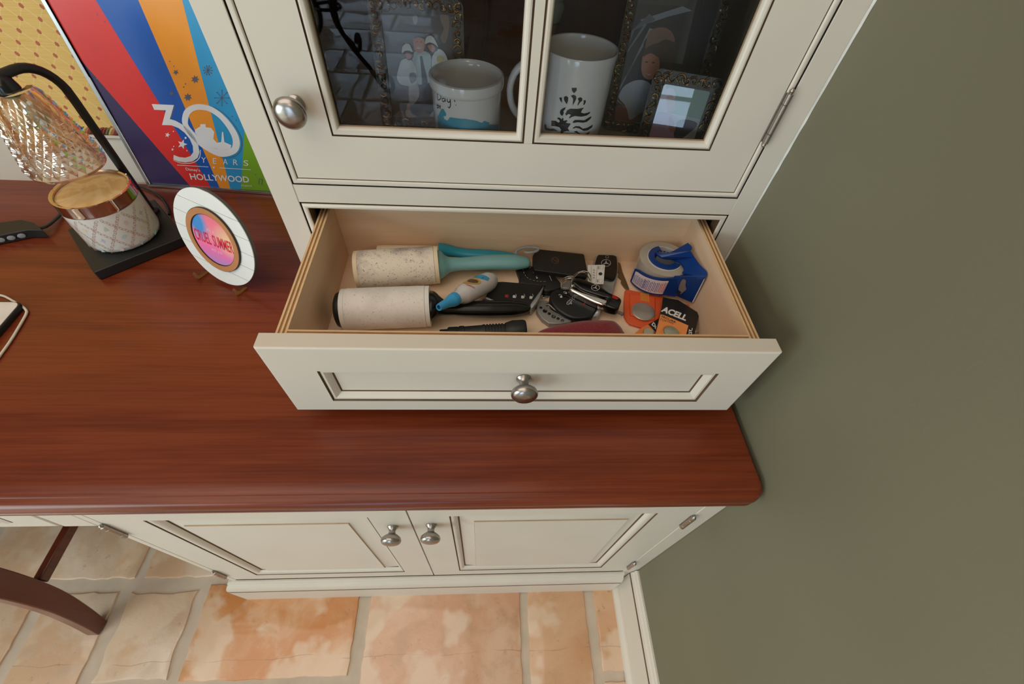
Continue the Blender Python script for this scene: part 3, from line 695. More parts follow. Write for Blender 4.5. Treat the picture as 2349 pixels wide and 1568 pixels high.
def stripes():
    mb = MB(); cl = dict(navy=ink('print_navy', 62, 52, 96, rough=.25), red=ink('print_red', 226, 56, 54, rough=.25), blue=ink('print_blue', 38, 96, 186, rough=.25), orange=ink('print_orange', 244, 158, 56, rough=.25), cyan=ink('print_sky_blue', 52, 158, 214, rough=.25), green=ink('print_green', 124, 178, 52, rough=.25))
    lines = [(c5(350, 395), c5(1290, 1475)), (c5(530, 0), c5(1445, 1480)), (c5(865, 0), c5(1510, 1480)), (c5(1210, 0), c5(1590, 1480)), (c5(1700, 1040), c5(1675, 1480))]
    L = [(PS.uv(*b), PS.uv(*a)) for a, b in lines]     # bottom -> top
    cols = ['navy', 'red', 'blue', 'orange', 'cyan', 'green']
    for i, k in enumerate(cols):
        p = list(inn)
        if i > 0: p = clip(p, L[i-1][0], L[i-1][1], -1)
        if i < 5: p = clip(p, L[i][0], L[i][1], 1)
        if len(p) > 2: mb.add([PS.p(a, b, -.003) for a, b in p], [tuple(range(len(p)))], cl[k])
    PWH = ink('print_white', 232, 236, 240, rough=.3); GREY = ink('print_grey', 96, 100, 116, rough=.3)
    e1, e2, e3 = -.0028, -.0026, -.0024
    # numeral 3
    three = [(705, 112), (992, 125), (940, 305), (1010, 325), (1100, 375), (1190, 450), (1260, 540), (1305, 640), (1320, 730), (1300, 800), (1230, 850), (1140, 862), (1050, 850), (985, 822), (990, 765), (1060, 793), (1140, 800), (1205, 780), (1240, 730), (1235, 650), (1195, 560), (1130, 480), (1050, 420), (960, 385), (838, 382), (888, 192), (738, 186)]
    add_poly(mb, PS, [c4(*q) for q in three], PWH, e2)
    # numeral 0 : ring
    out = smooth([(1095, 300), (1130, 190), (1230, 125), (1350, 115), (1480, 150), (1620, 245), (1740, 380), (1820, 520), (1840, 640), (1800, 730), (1700, 780), (1580, 785), (1430, 720), (1290, 620), (1170, 490), (1110, 390)], 4)
    inr = smooth([(1172, 330), (1195, 245), (1260, 195), (1350, 188), (1450, 210), (1570, 290), (1670, 410), (1735, 530), (1748, 620), (1725, 680), (1650, 700), (1540, 690), (1430, 640), (1320, 545), (1230, 450), (1180, 385)], 4)
    for i in range(len(out)):
        j = (i+1) % len(out); q = [out[i], out[j], inr[j], inr[i]]; q = [PS.uv(*c4(*p)) for p in q]
        mb.add([PS.p(*p, e2) for p in q], [(0, 1, 2, 3)], PWH)
    # plain city skyline filling the lower part of the 0
    add_poly(mb, PS, [c4(*q) for q in [(1262, 480), (1262, 440), (1330, 400), (1330, 370), (1400, 370), (1400, 410), (1470, 420), (1510, 470), (1500, 560), (1545, 610), (1600, 600), (1610, 470), (1625, 470), (1640, 600), (1730, 640), (1720, 690), (1600, 705), (1450, 660), (1330, 560)]], PWH, e2)
    add_line(mb, PS, [c4(*q) for q in smooth([(1000, 140), (958, 300), (1030, 335), (1120, 390), (1200, 460)], 3, False)], .0012, GREY, e1)
    add_line(mb, PS, [c4(*q) for q in smooth([(1500, 145), (1640, 240), (1765, 380), (1848, 530), (1862, 650), (1815, 750), (1710, 800), (1590, 800)], 4, False)], .0010, GREY, e3)
    add_line(mb, PS, [c4(*q) for q in smooth([(985, 832), (1060, 865), (1150, 876), (1250, 860), (1320, 800), (1332, 700)], 4, False)], .0012, PWH, e1)
    for ch, x, y in (('Y', 1345, 862), ('E', 1495, 876), ('A', 1625, 885), ('R', 1755, 893), ('S', 1890, 902)):
        w_ = 60 if ch != 'E' else 46
        add_text(mb, PS, ch, c4(x, y), c4(x+w_, y+4), c4(x-2, y-74), PWH, e3)
    add_line(mb, PS, [c4(1035, 895), c4(1435, 918)], .0012, PWH, e3); add_line(mb, PS, [c4(1580, 930), c4(1982, 955)], .0012, PWH, e3)
    for x, y, r in ((910, 508, 36), (1100, 628, 66), (975, 695, 20), (1505, 925, 18)): add_poly(mb, PS, [c4(a, b) for a, b in star(x, y, r, 5, .42, -pi/2+.3)], PWH, e3)
    for x, y, r in ((985, 463, 8), (1142, 546, 14), (990, 655, 7), (1160, 710, 8)): add_poly(mb, PS, [c4(a, b) for a, b in ell(x, y, r, r, 10)], PWH, e3)
    add_text(mb, PS, "Disney's", c4(1150, 962), c4(1330, 980), c4(1140, 925), PWH, e3, off=.01)
    add_text(mb, PS, 'HOLLYWOOD', c4(1212, 1078), c4(1965, 1118), c4(1188, 1000), PWH, e3, off=.018)
    add_text(mb, PS, 'STUDIOS', c4(1862, 1168), c4(1996, 1174), c4(1856, 1146), PWH, e3)
    # printed snowflake, starburst and music note
    def flake(cx, cy, r, k=8):
        for i in range(k):
            a = 2*pi*i/k; add_line(mb, PS, [c5(cx, cy), c5(cx+r*cos(a), cy+r*sin(a)*1.1)], .0009, GREY, e2)
            add_poly(mb, PS, [c5(cx+r*cos(a)+q[0], cy+r*sin(a)*1.1+q[1]) for q in ell(0, 0, 5, 5, 6)], GREY, e2)
    flake(1525, 770, 55); flake(1415, 555, 34, 10)
    add_poly(mb, PS, [c5(a, b) for a, b in star(1163, 570, 24, 5, .45, .3)], GREY, e2); add_poly(mb, PS, [c5(a, b) for a, b in star(1130, 735, 22, 6, .5, .3)], GREY, e2)
    add_poly(mb, PS, [c5(a, b) for a, b in star(1315, 625, 34, 7, .5, .9)], GREY, e2); add_poly(mb, PS, [c5(a, b) for a, b in star(1258, 765, 34, 7, .5, .2)], GREY, e2)
    for x, y in ((1115, 485), (1148, 522), (1225, 685), (1240, 660), (545, 118), (605, 175), (775, 775), (545, 620), (1605, 915), (1637, 945), (1790, 1370)): add_poly(mb, PS, [c5(a, b) for a, b in ell(x, y, 5, 5, 8)], GREY, e2)
    for pts in ([(1815, 1445), (1818, 1400)], [(1838, 1450), (1842, 1404)], [(1816, 1402), (1843, 1406)]): add_line(mb, PS, [c5(*q) for q in pts], .0010, GREY, e2)
    mb.build('poster_print', po, recalc=False)
stripes()

# ---- candle-warmer lamp
LX, LY, TZ = -1.016, .141, .778
lamp = thing('candle_warmer_lamp', 'black candle warmer lamp with a faceted amber glass shade', 'lamp', (LX, LY, D))
ang = radians(43)
TM = Matrix.Translation((LX, LY, D)) @ Matrix.Rotation(ang, 4, 'Z')
mb = MB(); o_ = rrect(-.071, .071, -.0735, .0735, .0015, 2)
mb.prism([TM @ Vector((a, b, .001)) for a, b in o_], Vector((0, 0, .017)), BLACKM); mb.build('base_plate', lamp, bevel=.0012)
PX, PY = -.9997, .2035
dirv = Vector((-1.02-PX, .138-PY, 0)); dl = dirv.length; dirv.normalize()
path = [Vector((PX, PY, z)) for z in (TZ, .85, .92, .975)]
for i in range(1, 10): a = pi/2*i/9; path.append(Vector((PX, PY, .985))+dirv*(.045*(1-cos(a)))+Vector((0, 0, .050*sin(a))))
path += [Vector((PX, PY, 1.035))+dirv*(dl*1.02), Vector((PX, PY, 1.035))+dirv*(dl*1.25)]
MB().tube(path, .0062, BLACKM, 14).build('pole', lamp)
MB().lathe([(.0001, 0), (.012, 0), (.012, .004), (.0063, .006)], BLACKM, Matrix.Translation((PX, PY, TZ)), 20).build('pole_foot', lamp)
MB().lathe([(.0001, -.004), (.014, -.004), (.0145, .006), (.012, .016), (.005, .022), (.0001, .022)], BLACKG, Matrix.Translation((-1.02, .138, 1.016)), 28).build('lamp_socket', lamp)
# faceted shade: pyramids on a tapered shell, with an inner wall
def shade():
    mb = MB(); NA, NR = 28, 13; zt, zb = 1.016, .912
    def rad(t): return .0275+(.0505-.0275)*t**0.85
    def P(i, j, off=0):
        t = j/NR; a = 2*pi*(i+(.5 if j % 2 else 0))/NA; r = rad(t)+off; return Vector((-1.02+r*cos(a), .138+r*sin(a), zt+(zb-zt)*t))
    for j in range(1, NR):
        for i in range(NA):
            s0 = 0 if j % 2 else -1
            # diamond: top (j-1), left/right (j), bottom (j+1)
            L_, R_ = P(i, j), P(i+1, j); ii = i+1 if j % 2 else i+0
            T_, B_ = (P(i+1, j-1), P(i+1, j+1)) if j % 2 else (P(i, j-1), P(i, j+1))
            cc = (L_+R_+T_+B_)/4; nn = Vector((cc.x+1.02, cc.y-.138, 0)).normalized(); A = cc+nn*.0034
            mb.add([L_, T_, R_, B_, A], [(0, 1, 4), (1, 2, 4), (2, 3, 4), (3, 0, 4)], CRYSTAL)
    # half diamonds at both ends, rims
    for j, jj in ((0, 1), (NR, NR-1)):
        for i in range(NA):
            if j % 2 == 0: a_, b_ = P(i, j), P(i+1, j); c_ = P(i, jj)
            else: a_, b_ = P(i, j), P(i+1, j); c_ = P(i+1, jj)
            mb.add([a_, b_, c_], [(0, 1, 2)], CRYSTAL)
    rt, rb = rad(0), rad(1)
    pr = [(rb, zb), (rb-.001, zb-.004), (rb-.005, zb-.004), (rb-.006, zb+.004)]+[(rad(1-k/8)-.006, zb+(zt-zb)*k/8) for k in range(1, 8)]+[(rt-.008, zt-.002), (.015, zt+.001), (.015, zt+.004), (rt-.006, zt+.005), (rt-.001, zt+.003), (rt, zt)]
    mb.lathe(pr, CRYSTAL, Matrix.Translation((-1.02, .138, 0)), 44)
    return mb.build('shade', lamp, recalc=False)
shade()
MB().lathe([(.0001, -.030), (.012, -.028), (.017, -.018), (.015, -.006), (.009, .002), (.009, .012), (.0001, .012)], pbr('frosted_bulb', srgb(226, 214, 196), .3), Matrix.Translation((-1.02, .138, .998)), 24).build('bulb', lamp)
# cords and inline switch
CORD = pbr('black_cord', srgb(22, 22, 24), .45)
def wpath(pts, z, k=6): return [WZ(x, y, zz)for (x, y), zz in zip([tuple(q) for q in smooth(pts, k, False)], [z]*999)]
cp = wpath([(302, 424), (335, 432), (368, 452), (386, 478), (388, 492)], D+.0045)
MB().tube(cp, .0022, CORD, 8).build('cord', lamp)
cp = [WZ(82, 524, D+.012), WZ(106, 519, D+.010), WZ(130, 500, D+.006), WZ(150, 480, D+.004), WZ(190, 455, D+.0035), WZ(240, 440, D+.0035), WZ(300, 424, D+.0045)]
MB().tube(smooth(cp, 5, False), .0034, CORD, 8, flat=.7).build('cord', lamp)
ztp = D+.018
pts = [WZ(x, y, ztp) for x, y in [(-160, 531), (50, 503), (78, 510), (97, 527), (60, 527), (-160, 572)]]
sw = MB().prism(pts, Vector((0, 0, -.0172)), BLACKP); swo = sw.build('inline_switch', lamp, bevel=.0012)
GB = pbr('grey_button', srgb(150, 156, 160), .4); fa, fb = pts[4], pts[5]; fdir = (fb-fa).normalized(); fn = Vector((fdir.y, -fdir.x, 0))
if fn.dot(CAM-fa) < 0: fn = -fn
for i in range(6):
    c0 = fa+fdir*(.012+.0145*i)+Vector((0, 0, -.0085)); mb = MB(); mb.domeprism([c0+fn*.0002+fdir*a+Vector((0, 0, b)) for a, b in ell(0, 0, .0058, .0042, 16)], .0018, GB, up=fn, r=.001, k=2); mb.build('button', swo)

# ---- candle jar
JX, JY, JR = -1.013, .1370, .0555
cj = thing('candle_jar', 'white candle jar printed with chains and pastel motifs, gold rim, in the warmer', 'candle', (JX, JY, TZ))
JM = Matrix.Translation((JX, JY, TZ+.0003))
CER = pbr('jar_glaze', srgb(238, 236, 228), .22, var=.01, coat=.4)
MB().lathe([(.0001, 0), (JR-.012, 0), (JR-.006, .0012), (JR-.002, .005), (JR, .012), (JR, .071), (JR-.001, .072), (JR-.004, .072), (JR-.004, .066), (.0001, .066)], CER, JM, 64).build('jar', cj)
GOLDR = pbr('rose_gold', srgb(216, 192, 172), .07, 1.0, var=.01)
MB().lathe([(JR-.0025, .0722), (JR+.0006, .0722), (JR+.0006, .0745), (JR+.0003, .076), (JR+.0003, .0905), (JR+.0002, .0918), (JR-.002, .0925), (JR-.0045, .091), (JR-.0045, .076), (JR-.0025, .0722)], GOLDR, JM, 64).build('gold_band', cj)
WAX = N('amber_wax'); v_ = WAX.coord(); WAX.l(WAX.ramp(WAX.noise(v_, 18, 2, .5, 1.2), [(.40, srgb(214, 172, 118)), (.5, srgb(236, 204, 156)), (.62, srgb(226, 188, 134))]), WAX.b.inputs['Base Color']); WAX.b.inputs['Roughness'].default_value = .12; WAX.b.inputs['Coat Weight'].default_value = .8
wx = MB(); NA_, NRr = 48, 10; vs = []; 
for j in range(NRr+1):
    for i in range(NA_): a = 2*pi*i/NA_; r = (JR-.0046)*j/NRr; q_ = j/NRr; z = .0875+.0011*sin(r*cos(a)*130+2*sin(r*sin(a)*90))*q_*(1-q_**4); vs.append(JM @ Vector((r*cos(a), r*sin(a), z)))
wx.add(vs, [(j*NA_+i, j*NA_+(i+1) % NA_, (j+1)*NA_+(i+1) % NA_, (j+1)*NA_+i) for j in range(NRr) for i in range(NA_)], WAX.m, True); wx.build('wax', cj)
# glass lug at the jar's left side
# printed pattern
CS = CylS(JX, JY, JR); mb = MB(); CH1 = ink('print_chain_brown', 188, 148, 134); pal = [ink('print_lilac', 196, 194, 214), ink('print_aqua', 178, 216, 212), ink('print_sand', 228, 216, 180), ink('print_sage', 198, 210, 184), ink('print_rose', 228, 206, 202)]
U0 = -.4*JR; su, sv = .0300, .0330; k = 0
for r in range(-1, 4):
    for q in range(-3, 4):
        cu, cv = U0+(q+(.5 if r % 2 else 0))*su, TZ+.004+r*sv*.62+.006
        for (du, dv) in ((su/2, sv*.62), (-su/2, sv*.62)):
            # chain link run from this node to the next one up
            n_ = 6
            for i in range(n_):
                t = (i+.5)/n_; a, b = cu+du*t*.999, cv+dv*t
                if b > TZ+.069 or b < TZ+.005: continue
                add_line(mb, CS, [(a+x, b+y) for x, y in ell(0, 0, .0030, .0015, 8, atan2(dv, du)+(.5 if i % 2 else -.5))], .00045, CH1, .0002, px=False, closed=True)
        # motif in the cell
        a, b = cu+su/2, cv
        if TZ+.008 < b < TZ+.067:
            mt = pal[k % 5]; k += 1
            sh_ = [star(a, b, .0050, 8, .5), star(a, b, .0052, 4, .4), ell(a, b, .0046, .0028, 10, .6), star(a, b, .0050, 6, .45), [(a-.003, b-.004), (a+.004, b-.003), (a+.0015, b+.0050), (a-.001, b+.002)]][k % 5]
            add_poly(mb, CS, sh_, mt, .0002, px=False)
mb.build('printed_pattern', cj, recalc=False)

# ---- round plaque on its easel
SCN = Vector((-.8011, .0499, .8447)); Ug = Vector((.89892424, -.43810411, 0)).normalized(); Vg = Vector((.1180662, .24225422, .96300221)).normalized(); Ng = Ug.cross(Vg)
if Ng.dot(CAM-SCN) < 0: Ng = -Ng
SR = .0790
sg = thing('round_plaque', 'round white shiplap plaque with a pink and blue disc lettered in red', 'sign', tuple(SCN-Vg*SR))
SM = Matrix((( *[Ug.x, Vg.x, Ng.x], SCN.x), (*[Ug.y, Vg.y, Ng.y], SCN.y), (*[Ug.z, Vg.z, Ng.z], SCN.z), (0, 0, 0, 1)))
WP = pbr('white_painted_board', srgb(236, 238, 234), .45, var=.01); EDGE = pbr('charcoal_edge', srgb(84, 84, 80), .6); MDF = pbr('tan_wood_ring', srgb(190, 128, 78), .5, var=.06, scale=50); BRN = pbr('scorched_edge', srgb(46, 34, 26), .6)
# shiplap boards: strips of the disc with a groove between them
gro = [-.052, -.026, .000, .026, .052]; ys = [-SR]+gro+[SR]
disc_back = MB().lathe([(.0001, -.006), (SR, -.006), (SR, -.0012), (.0001, -.0012)], EDGE, SM, 96).build('backing_disc', sg)
ga = radians(-3.0)
for i in range(len(ys)-1):
    y0, y1 = ys[i]+.0004, ys[i+1]-.0004; pts = []; n = 24
    a0 = math.asin(max(-1, y0/SR)); a1 = math.asin(min(1, y1/SR))
    for k in range(n+1): a = a0+(a1-a0)*k/n; pts.append(((SR-.0003)*cos(a), (SR-.0003)*sin(a)))
    for k in range(n+1): a = pi-a1+(a1-a0)*k/n; pts.append(((SR-.0003)*cos(a), (SR-.0003)*sin(a)))
    q = [(a*cos(ga)-b*sin(ga), a*sin(ga)+b*cos(ga)) for a, b in pts]
    MB().prism([SM @ Vector((a, b, -.0010)) for a, b in q], Ng*.0012, WP).build('plank', sg)
CX_, CY_ = .001, -.001; RM = SM @ Matrix.Translation((CX_, CY_, 0))
MB().lathe([(.0425, .0004), (.0515, .0004), (.0515, .0038), (.0515, .0040), (.0425, .0040), (.0425, .0004)], MDF, RM, 72).build('wood_ring', sg)
MB().lathe([(.0517, .0004), (.0522, .0004), (.0522, .0036), (.0517, .0036)], BRN, RM, 72).build('ring_edge', sg)
def grad():
    M = N('sunset_print'); tc = M.t.nodes.new('ShaderNodeTexCoord'); sp = M.t.nodes.new('ShaderNodeSeparateXYZ')
    mp = M.t.nodes.new('ShaderNodeMapping'); M.l(tc.outputs['UV'], sp.inputs[0]); u, v = sp.outputs[0], sp.outputs[1]
    du = M.math('ABSOLUTE', M.math('ADD', u, 0.62)); dv = M.math('SUBTRACT', v, .55)
    db = M.math('SQRT', M.math('ADD', M.math('MULTIPLY', du, M.math('MULTIPLY', du, 1.6)), M.math('MULTIPLY', dv, M.math('MULTIPLY', dv, .8))))
    fb = M.ramp(db, [(0.30, (1, 1, 1, 1)), (.72, (0, 0, 0, 1))])
    ff = M.ramp(M.math('ADD', M.math('MULTIPLY', v, .5), .5), [(0.0, srgb(188, 140, 208)), (.30, srgb(250, 120, 178)), (.55, srgb(250, 150, 170)), (.9, srgb(250, 128, 150))])
    d2 = M.math('SQRT', M.math('ADD', M.math('POWER', M.math('SUBTRACT', u, .75), 2), M.math('POWER', M.math('SUBTRACT', v, .15), 2)))
    c = M.mixc(M.ramp(d2, [(.15, (1, 1, 1, 1)), (.75, (0, 0, 0, 1))]), ff, srgb(244, 206, 160))
    c = M.mixc(fb, c, srgb(70, 150, 220)); M.l(c, M.b.inputs['Base Color']); M.b.inputs['Roughness'].default_value = .35; return M.m
SUN = grad()
mb = MB().lathe([(.0001, .0022), (.0415, .0022)], SUN, RM, 64); pr_ = mb.build('printed_disc', sg, recalc=False)
uvl = pr_.data.uv_layers.new(name='UVMap'); inv = RM.inverted() @ WM[sg]
for lp_ in pr_.data.loops:
    q = inv @ pr_.data.vertices[lp_.vertex_index].co; uvl.data[lp_.index].uv = (q.x/.0415, q.y/.0415)
MB().lathe([(.0416, .0006), (.0424, .0006), (.0424, .0034), (.0416, .0034)], BRN, RM, 64).build('ring_inner_edge', sg)
SGP = PlaneS(RM @ Vector((0, 0, .0022)), Ug, Vg); mb = MB(); RT = ink('print_crimson', 214, 22, 66); WT = ink('print_white_script', 250, 226, 236)
c6 = crop(380, 420, 5.809)
def stxt(m_, s_, x0, x1, y, h, mt, off=0): add_text(m_, SGP, s_, (x0, y), (x1, y), (x0, y+h), mt, .0002, px=False, off=off)
stxt(mb, 'CRUEL', -.0385, -.0055, -.0095, .0195, RT, .016); stxt(mb, 'SUMMER', -.0010, .0395, -.0095, .0195, RT, .016)
stxt(mb, "it's a", -.0085, .0060, .0135, .0060, WT, -.012); stxt(mb, 'with you', -.0100, .0130, -.0200, .0060, WT, -.012)
mb.build('lettering', sg, recalc=False)
ez = thing('plaque_easel', 'small laser-cut wooden easel holding the round plaque', 'easel', (-.81, .06, D))
EW = pbr('easel_tan_wood', srgb(186, 130, 76), .5, var=.05, scale=50)
for pxy, side in (((455, 640), -1), ((545, 677), 1)):
    b = WZ(*pxy, D); fwd = Vector((Ng.x, Ng.y, 0)).normalized(); base = Vector((b.x, b.y, D+.0004)); sdw = Ug*.002
    prof = [(.004, 0), (.010, .001), (.013, .006), (.0125, .012), (.009, .0145), (.0085, .010), (.006, .0065), (.001, .0055), (-.004, .0060), (-.009, .0040), (-.011, 0)]
    pts = [base-Ug*.002+fwd*(a-.010)+Vector((0, 0, z)) for a, z in prof]
    mb = MB().prism(pts, Ug*.004, EW, side=pbr('easel_scorched', srgb(92, 58, 36), .6)); mb.build('easel_leg', ez)

# ---- phone and charging cable at the left edge
ph = thing('phone', 'phone with a white screen and black case, lying at the left edge of the desk', 'phone', (-1.12, -.06, D))
cr = [WZ(42, 694, D+.010), WZ(-2, 772, D+.010)]
ex = (cr[1]-cr[0]).normalized(); q0 = WZ(0, 687, D+.010)
ea = Vector((-1, .10, 0)).normalized()
# body in its own axes: corner near px (45,700)
C0 = WZ(52, 690, D+.010); ax = (WZ(-10, 782, D+.010)-WZ(50, 712, D+.010)).normalized(); ay = Vector((-ax.y, ax.x, 0))
if ay.x > 0: ay = -ay
def pp(a, b, z): return Vector((C0.x, C0.y, 0))+ax*a+ay*b+Vector((0, 0, z))
o_ = rrect(0, .150, 0, .074, .011, 6)
MB().domeprism([pp(a, b, D+.0005) for a, b in o_], .0088, pbr('phone_case', srgb(24, 28, 30), .4), r=.002).build('case', ph)
o_ = rrect(.0022, .1478, .0022, .0718, .0095, 6)
MB().domeprism([pp(a, b, D+.0088) for a, b in o_], .0012, pbr('phone_white', srgb(226, 226, 228), .15, coat=.5), r=.0006).build('screen', ph)
MB().prism([pp(a, b, D+.0101) for a, b in rrect(.012, .045, .024, .058, .003, 3)], Vector((0, 0, .0001)), ink('icon_sky_blue', 120, 196, 232)).build('screen_picture', ph)
WC = pbr('white_cable', srgb(224, 220, 208), .5)
pts = [WZ(x, y, D+.0024) for x, y in smooth([(-60, 640), (-10, 672), (12, 680), (30, 690), (48, 700), (60, 711), (60, 720), (48, 742), (25, 780), (0, 815), (-40, 870), (-80, 930)], 5, False)]
# the cable dips below the case corner
tag(MB().tube(pts, .0018, WC, 10).build('charging_cable'), 'thin white charging cable running around the phone', 'cable')

# ---- chair at the bottom left, pushed in from the front
ch = thing('dining_chair', 'reddish wooden chair with curved back legs, tucked under left of the desk', 'chair', (-1.30, -.1, 0))
def sabre(pts, wx, name='leg'):
    """pts: (y, z, depth) centreline of a curved leg at x"""
    mb = MB(); x0, x1 = wx; pp_ = smooth([(a, b, c_) for a, b, c_ in pts], 5, False); vs = []; fs = []
    for i, q in enumerate(pp_):
        t = (pp_[min(i+1, len(pp_)-1)]-pp_[max(i-1, 0)]); t = Vector((0, t[0], t[1])).normalized(); nrm = Vector((0, -t.z, t.y)); c_ = Vector((0, q[0], q[1])); h = q[2]/2
        for x, s_ in ((x0, -1), (x1, -1), (x1, 1), (x0, 1)): vs.append(Vector((x, 0, 0))+c_+nrm*h*s_)
    n = len(pp_)
    for i in range(n-1):
        for j in range(4): fs.append((i*4+j, i*4+(j+1) % 4, (i+1)*4+(j+1) % 4, (i+1)*4+j))
    fs += [(0, 3, 2, 1), (n*4-4, n*4-3, n*4-2, n*4-1)]
    return mb.add(vs, fs, CHAIRW).build(name, ch, bevel=.0022)
LEGP = [(-.380, .0, .030), (-.362, .08, .036), (-.345, .18, .042), (-.336, .30, .046), (-.334, .42, .046), (-.335, .55, .040), (-.365, .72, .034), (-.405, .90, .030)]
LEGX = (-1.3150, -1.2870)
sabre(LEGP, LEGX); sabre(LEGP, (-1.755, -1.727))
FL = [(.075, .0, .030), (.073, .2, .034), (.070, .42, .040)]
sabre(FL, LEGX); sabre(FL, (-1.755, -1.727))
for x in (-1.306, -1.746): MB().box(x-.0085, x+.0085, -.315, .055, .208, .232, CHAIRW).build('stretcher', ch, bevel=.003)
MB().box(-1.73, -1.312, -.14, -.12, .208, .230, CHAIRW).build('stretcher', ch, bevel=.003)
MB().box(-1.75, -1.292, -.300, .085, .405, .44, CHAIRW).build('seat_frame', ch, bevel=.004)
MB().box(-1.757, -1.285, -.298, .092, .4402, .475, pbr('seat_cloth', srgb(150, 120, 84), .8)).build('seat', ch, bevel=.012, seg=3)
for z in (.60, .74, .88):
    MB().box(-1.7265, -1.3155, -.36-(z-.6)*.22, -.345-(z-.6)*.22, z-.025, z+.025, CHAIRW).build('back_slat', ch, bevel=.003)
# =================================================================== BEHIND THE HUTCH GLASS
SH = 1.0032
# mugs
def mug(name, label, cx, cy, R, H, flare, hdir, hz0, hz1, hr):
    t = thing(name, label, 'mug', (cx, cy, SH)); M = Matrix.Translation((cx, cy, SH)); w_ = .0038
    if flare: pr = [(.0001, .002), (R*.78, .002), (R*.84, 0), (R*.92, .001), (R*.955, .006), (R*.955, H*.85), (R*.965, H*.86), (R*1.0, H*.875), (R*1.01, H*.90), (R*1.01, H*.965), (R, H*.99), (R-.002, H), (R-w_, H-.002), (R*.90, H*.9), (R*.88, H*.5), (R*.86, .012), (R*.7, .007), (.0001, .007)]
    else: pr = [(.0001, .002), (R*.72, .002), (R*.80, 0), (R*.88, .001), (R*.935, .006), (R*.955, .014), (R*.955, H*.82), (R*.972, H*.92), (R, H*.985), (R-.001, H), (R-w_+.001, H-.0005), (R-w_, H-.004), (R*.90, H*.75), (R*.885, H*.4), (R*.87, .012), (R*.7, .007), (.0001, .007)]
    MB().lathe(pr, WHITE, M, 72).build('body', t)
    hd = Vector(hdir).normalized(); pts = []
    for i in range(17): a = -pi/2+pi*i/16; pts.append(Vector((cx, cy, SH))+hd*(R*.93+hr*max(0, cos(a))**.75)+Vector((0, 0, (hz0+hz1)/2+(hz1-hz0)/2*sin(a))))
    MB().tube(pts, .0058, WHITE, 14, flat=.75).build('handle', t)
    return t
m1 = mug('souvenir_mug', 'white mug with a flared rim and a hand-painted blue band reading Day!', -.4005, .0545, .0440, .0955, True, (.25, 1, 0), .02, .072, .026)
m2 = mug('tall_mug', 'tall white mug with a black lion and crown emblem', -.2700, .0560, .0435, .1285, False, (-1, .22, 0), .035, .108, .039)
c3 = crop(820, 0, 5.0575); BK = ink('print_black', 30, 30, 34, rough=.4)
S1 = CylS(-.4005, .0545, .0440*.955); mb = MB(); AQ = ink('print_aqua_band', 66, 166, 196, rough=.3)
add_poly(mb, S1, [c3(*q) for q in [(975, 1262), (1000, 1262), (1032, 1320), (1028, 1345), (1000, 1345), (1010, 1380), (1045, 1398), (1075, 1358), (1140, 1368), (1260, 1378), (1380, 1400), (1440, 1425), (1470, 1400), (1530, 1420), (1520, 1440), (1560, 1445), (1640, 1440), (1635, 1700), (1000, 1700), (985, 1450), (945, 1400), (940, 1340)]], AQ)
add_poly(mb, S1, [c3(*q) for q in [(930, 1340), (965, 1360), (960, 1420), (990, 1470), (985, 1530), (940, 1500)]], AQ)
def tstroke(m_, S, pts, wd, mt, cr, e=.0004): add_line(m_, S, [cr(*q) for q in smooth(pts, 4, False)], wd, mt, e)
for st in ([(928, 1085), (932, 1150)], [(928, 1085), (960, 1100), (972, 1130), (955, 1155), (932, 1158)], [(1012, 1140), (990, 1140), (985, 1165), (1000, 1178), (1016, 1160), (1018, 1140), (1024, 1180)], [(1040, 1145), (1048, 1180), (1072, 1180), (1078, 1150)], [(1078, 1150), (1080, 1220), (1066, 1250), (1052, 1235)], [(1118, 1125), (1132, 1180)], [(1140, 1214), (1144, 1222)], [(925, 1215), (930, 1260)], [(928, 1220), (945, 1222), (944, 1245), (930, 1250)], [(968, 1225), (955, 1232), (966, 1245), (956, 1256)]): tstroke(mb, S1, st, .0011, BK, c3)
mb.build('mug_print', m1, recalc=False)
c2 = crop(1220, 0, 4.75); S2 = CylS(-.2700, .0560, .0435*.955); mb = MB()
